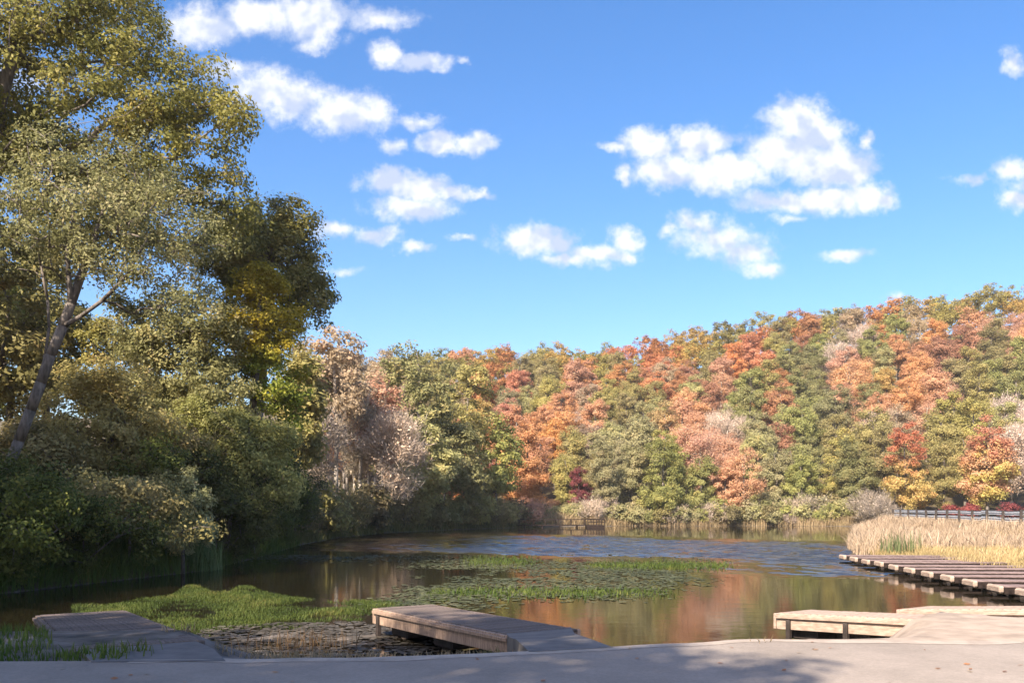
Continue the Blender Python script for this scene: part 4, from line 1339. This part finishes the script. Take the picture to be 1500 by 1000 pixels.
# green stalks beside the willow shrub
pts = scatter(-14, -12, 34, 39, 900, 12, lambda x, y, r: np.hypot((x + 12.6) / .8, (y - 36.5) / 1.2) < 1)
grass_patch('waterside_stalks', pts, .6, 1.5, .015, .2, CATTAIL, 'thin green stalks in the water below the willow shrub', 42, 'reeds')


# floating pads and weed mats
def pads(name, n, seed, keep, smin, smax, label, mat, box):
    rng = np.random.default_rng(seed)
    x = rng.uniform(box[0], box[1], n); y = rng.uniform(box[2], box[3], n)
    k = keep(x, y, rng); x, y = x[k], y[k]
    n = len(x)
    ang = np.arange(8) * 2 * math.pi / 8
    r = rng.uniform(smin, smax, n)
    rr_ = r[:, None] * (1 + .18 * rng.normal(size=(n, 8)).clip(-1, 1))
    a0 = rng.random(n) * 6.28
    vx = x[:, None] + np.cos(ang[None] + a0[:, None]) * rr_
    vy = y[:, None] + np.sin(ang[None] + a0[:, None]) * rr_
    vz = np.repeat((.006 + rng.random(n) * .018)[:, None], 8, 1) + rng.normal(size=(n, 8)) * .004
    v = np.stack([vx, vy, vz], -1).reshape(-1, 3)
    b0 = np.arange(n)[:, None] * 8
    f = np.concatenate([b0 + np.array([[0, 1, 2, 3]]), b0 + np.array([[0, 3, 4, 7]]), b0 + np.array([[4, 5, 6, 7]])], 0)
    ti = vnoise(x * .6, y * .9, seed) * .5 + rng.random(n) * .5
    tag(link(name, np_mesh(name, v, f, [mat], tint=np.concatenate([ti] * 3))), label, 'water plants', kind='stuff')


def pxpy(x, y):
    return 750 + x / y * F, HOR + EYE / y * F


def mat_keep(x, y, r):
    px, py = pxpy(x, y)
    c = vnoise(x * .33, y * .20, 21) * .6 + vnoise(x * 1.1, y * .7, 22) * .4
    a = np.exp(-((py - 838) / 15) ** 2) * sstep(570, 680, px) * sstep(1090, 960, px)
    b_ = np.exp(-((py - 866) / 9) ** 2) * sstep(560, 640, px) * sstep(1000, 880, px) * 1.1
    e = np.exp(-((py - 884) / 12) ** 2) * sstep(520, 600, px) * sstep(760, 640, px) * .6
    h_ = np.exp(-((py - 815) / 6) ** 2) * sstep(330, 470, px) * sstep(640, 540, px) * .45
    return r.random(len(x)) < np.clip((a + b_ + e + h_) * 1.5 * sstep(.33, .62, c), 0, 1)


pads('lily_pads', 46000, 51, mat_keep, .035, .11, 'floating lily pads and weed spread across the calm lake', PAD, (-18, 12, 21, 48))
def mud_keep(x, y, r):
    c = vnoise(x * 1.2, y * 1.2, 31)
    return (np.hypot((x + 3.8) / 3.6, (y - 17.6) / 2.4) < 1.0) & (r.random(len(x)) < .2 + .8 * c)
pads('pond_scum', 7000, 52, mud_keep, .03, .10, 'grey brown leaf scum lying round the mud flat', MUDPAD, (-9, 1, 15, 20.5))
# green sprigs rising from the mats
def sprig(x, y, r):
    px, py = pxpy(x, y)
    c = vnoise(x * .33, y * .20, 21)
    a = np.exp(-((py - 869) / 5) ** 2) * sstep(620, 700, px) * sstep(1010, 900, px)
    b_ = np.exp(-((py - 829) / 4) ** 2) * sstep(840, 900, px) * sstep(1085, 1040, px)
    e = np.exp(-((py - 823) / 6) ** 2) * sstep(670, 700, px) * sstep(800, 760, px) * .5
    return r.random(len(x)) < (a + b_ + e) * .8
pts = scatter(-6, 11, 23, 47, 60000, 13, sprig)
pts[:, 2] = 0
grass_patch('weed_mat', pts, .05, .16, .014, .6, WEED, 'green weed sprigs along the floating mats in mid lake', 43, 'water plants')

rng = np.random.default_rng(61)
fx_ = rng.uniform(-9, 9, 170); fy_ = 11.6 - rng.random(170) ** 1.6 * 8.5
k_ = fy_ < np.interp(fx_, [e[0] for e in edge], [e[1] for e in edge]) - .05
fc_ = np.stack([fx_[k_], fy_[k_], np.full(k_.sum(), .912)], 1)
n_ = len(fc_); a_ = rng.random(n_) * 6.28; s_ = rng.uniform(.02, .045, n_)
t_ = np.stack([np.cos(a_), np.sin(a_), rng.normal(size=n_) * .15], 1) * s_[:, None]; b2_ = np.stack([-np.sin(a_), np.cos(a_), rng.normal(size=n_) * .15], 1) * (s_ * .6)[:, None]
lv = np.stack([fc_ - t_, fc_ + b2_, fc_ + t_, fc_ - b2_], 1).reshape(-1, 3)
tag(link('fallen_leaves', np_mesh('fallen_leaves', lv, np.arange(n_ * 4).reshape(-1, 4), [LEAF['rust']], tint=rng.random(n_))),
    'small dry leaves scattered over the road', 'leaves', kind='stuff')

# ------------------------------------------------------------------ stones by the wide jetty
def rock(px, py, d, s, label, seed):
    bm = bmesh.new()
    bmesh.ops.create_icosphere(bm, subdivisions=3, radius=1)
    rg = np.random.default_rng(seed)
    ks = [(Vector(rg.normal(size=3)).normalized(), rg.uniform(.6, .85)) for _ in range(9)]
    for v in bm.verts:
        for k, c in ks:
            t = v.co.dot(k)
            if t > c: v.co -= k * (t - c)
        v.co.x *= 1.3; v.co.z *= .7
    me = bpy.data.meshes.new('rock'); bm.to_mesh(me); bm.free()
    me.materials.append(ROCKM)
    x = (px - 750) / F * d
    tag(link('rock', me, loc=(x, d, max(gz(x, d), -.05) + s * .3), scale=(s, s, s)), label, 'rock')


ROCKM = noise_mat('pale_rock', (.32, .28, .24), (.55, .49, .42), 3, .9, .03)
rock(56, 933, 14.4, .16, 'pale rock at the foot of the wide jetty', 1)
rock(70, 915, 16.5, .2, 'larger pale rock against the tip of the wide jetty', 2)


# ------------------------------------------------------------------ haze
m, nt, nd, lk, out = new_mat('haze_air')
pv = nd.new('ShaderNodeVolumePrincipled')
pv.inputs['Color'].default_value = (.95, .95, .97, 1)
pv.inputs['Density'].default_value = .0002
lk.new(pv.outputs[0], out.inputs['Volume'])
hz = link('haze', box_mesh('haze', [(100, 500, 48, 2700, 2400, 102)], m))
tag(hz, 'thin pale air over the lake and the wooded hill', 'haze', kind='stuff')
scene.cycles.volume_bounces = 0
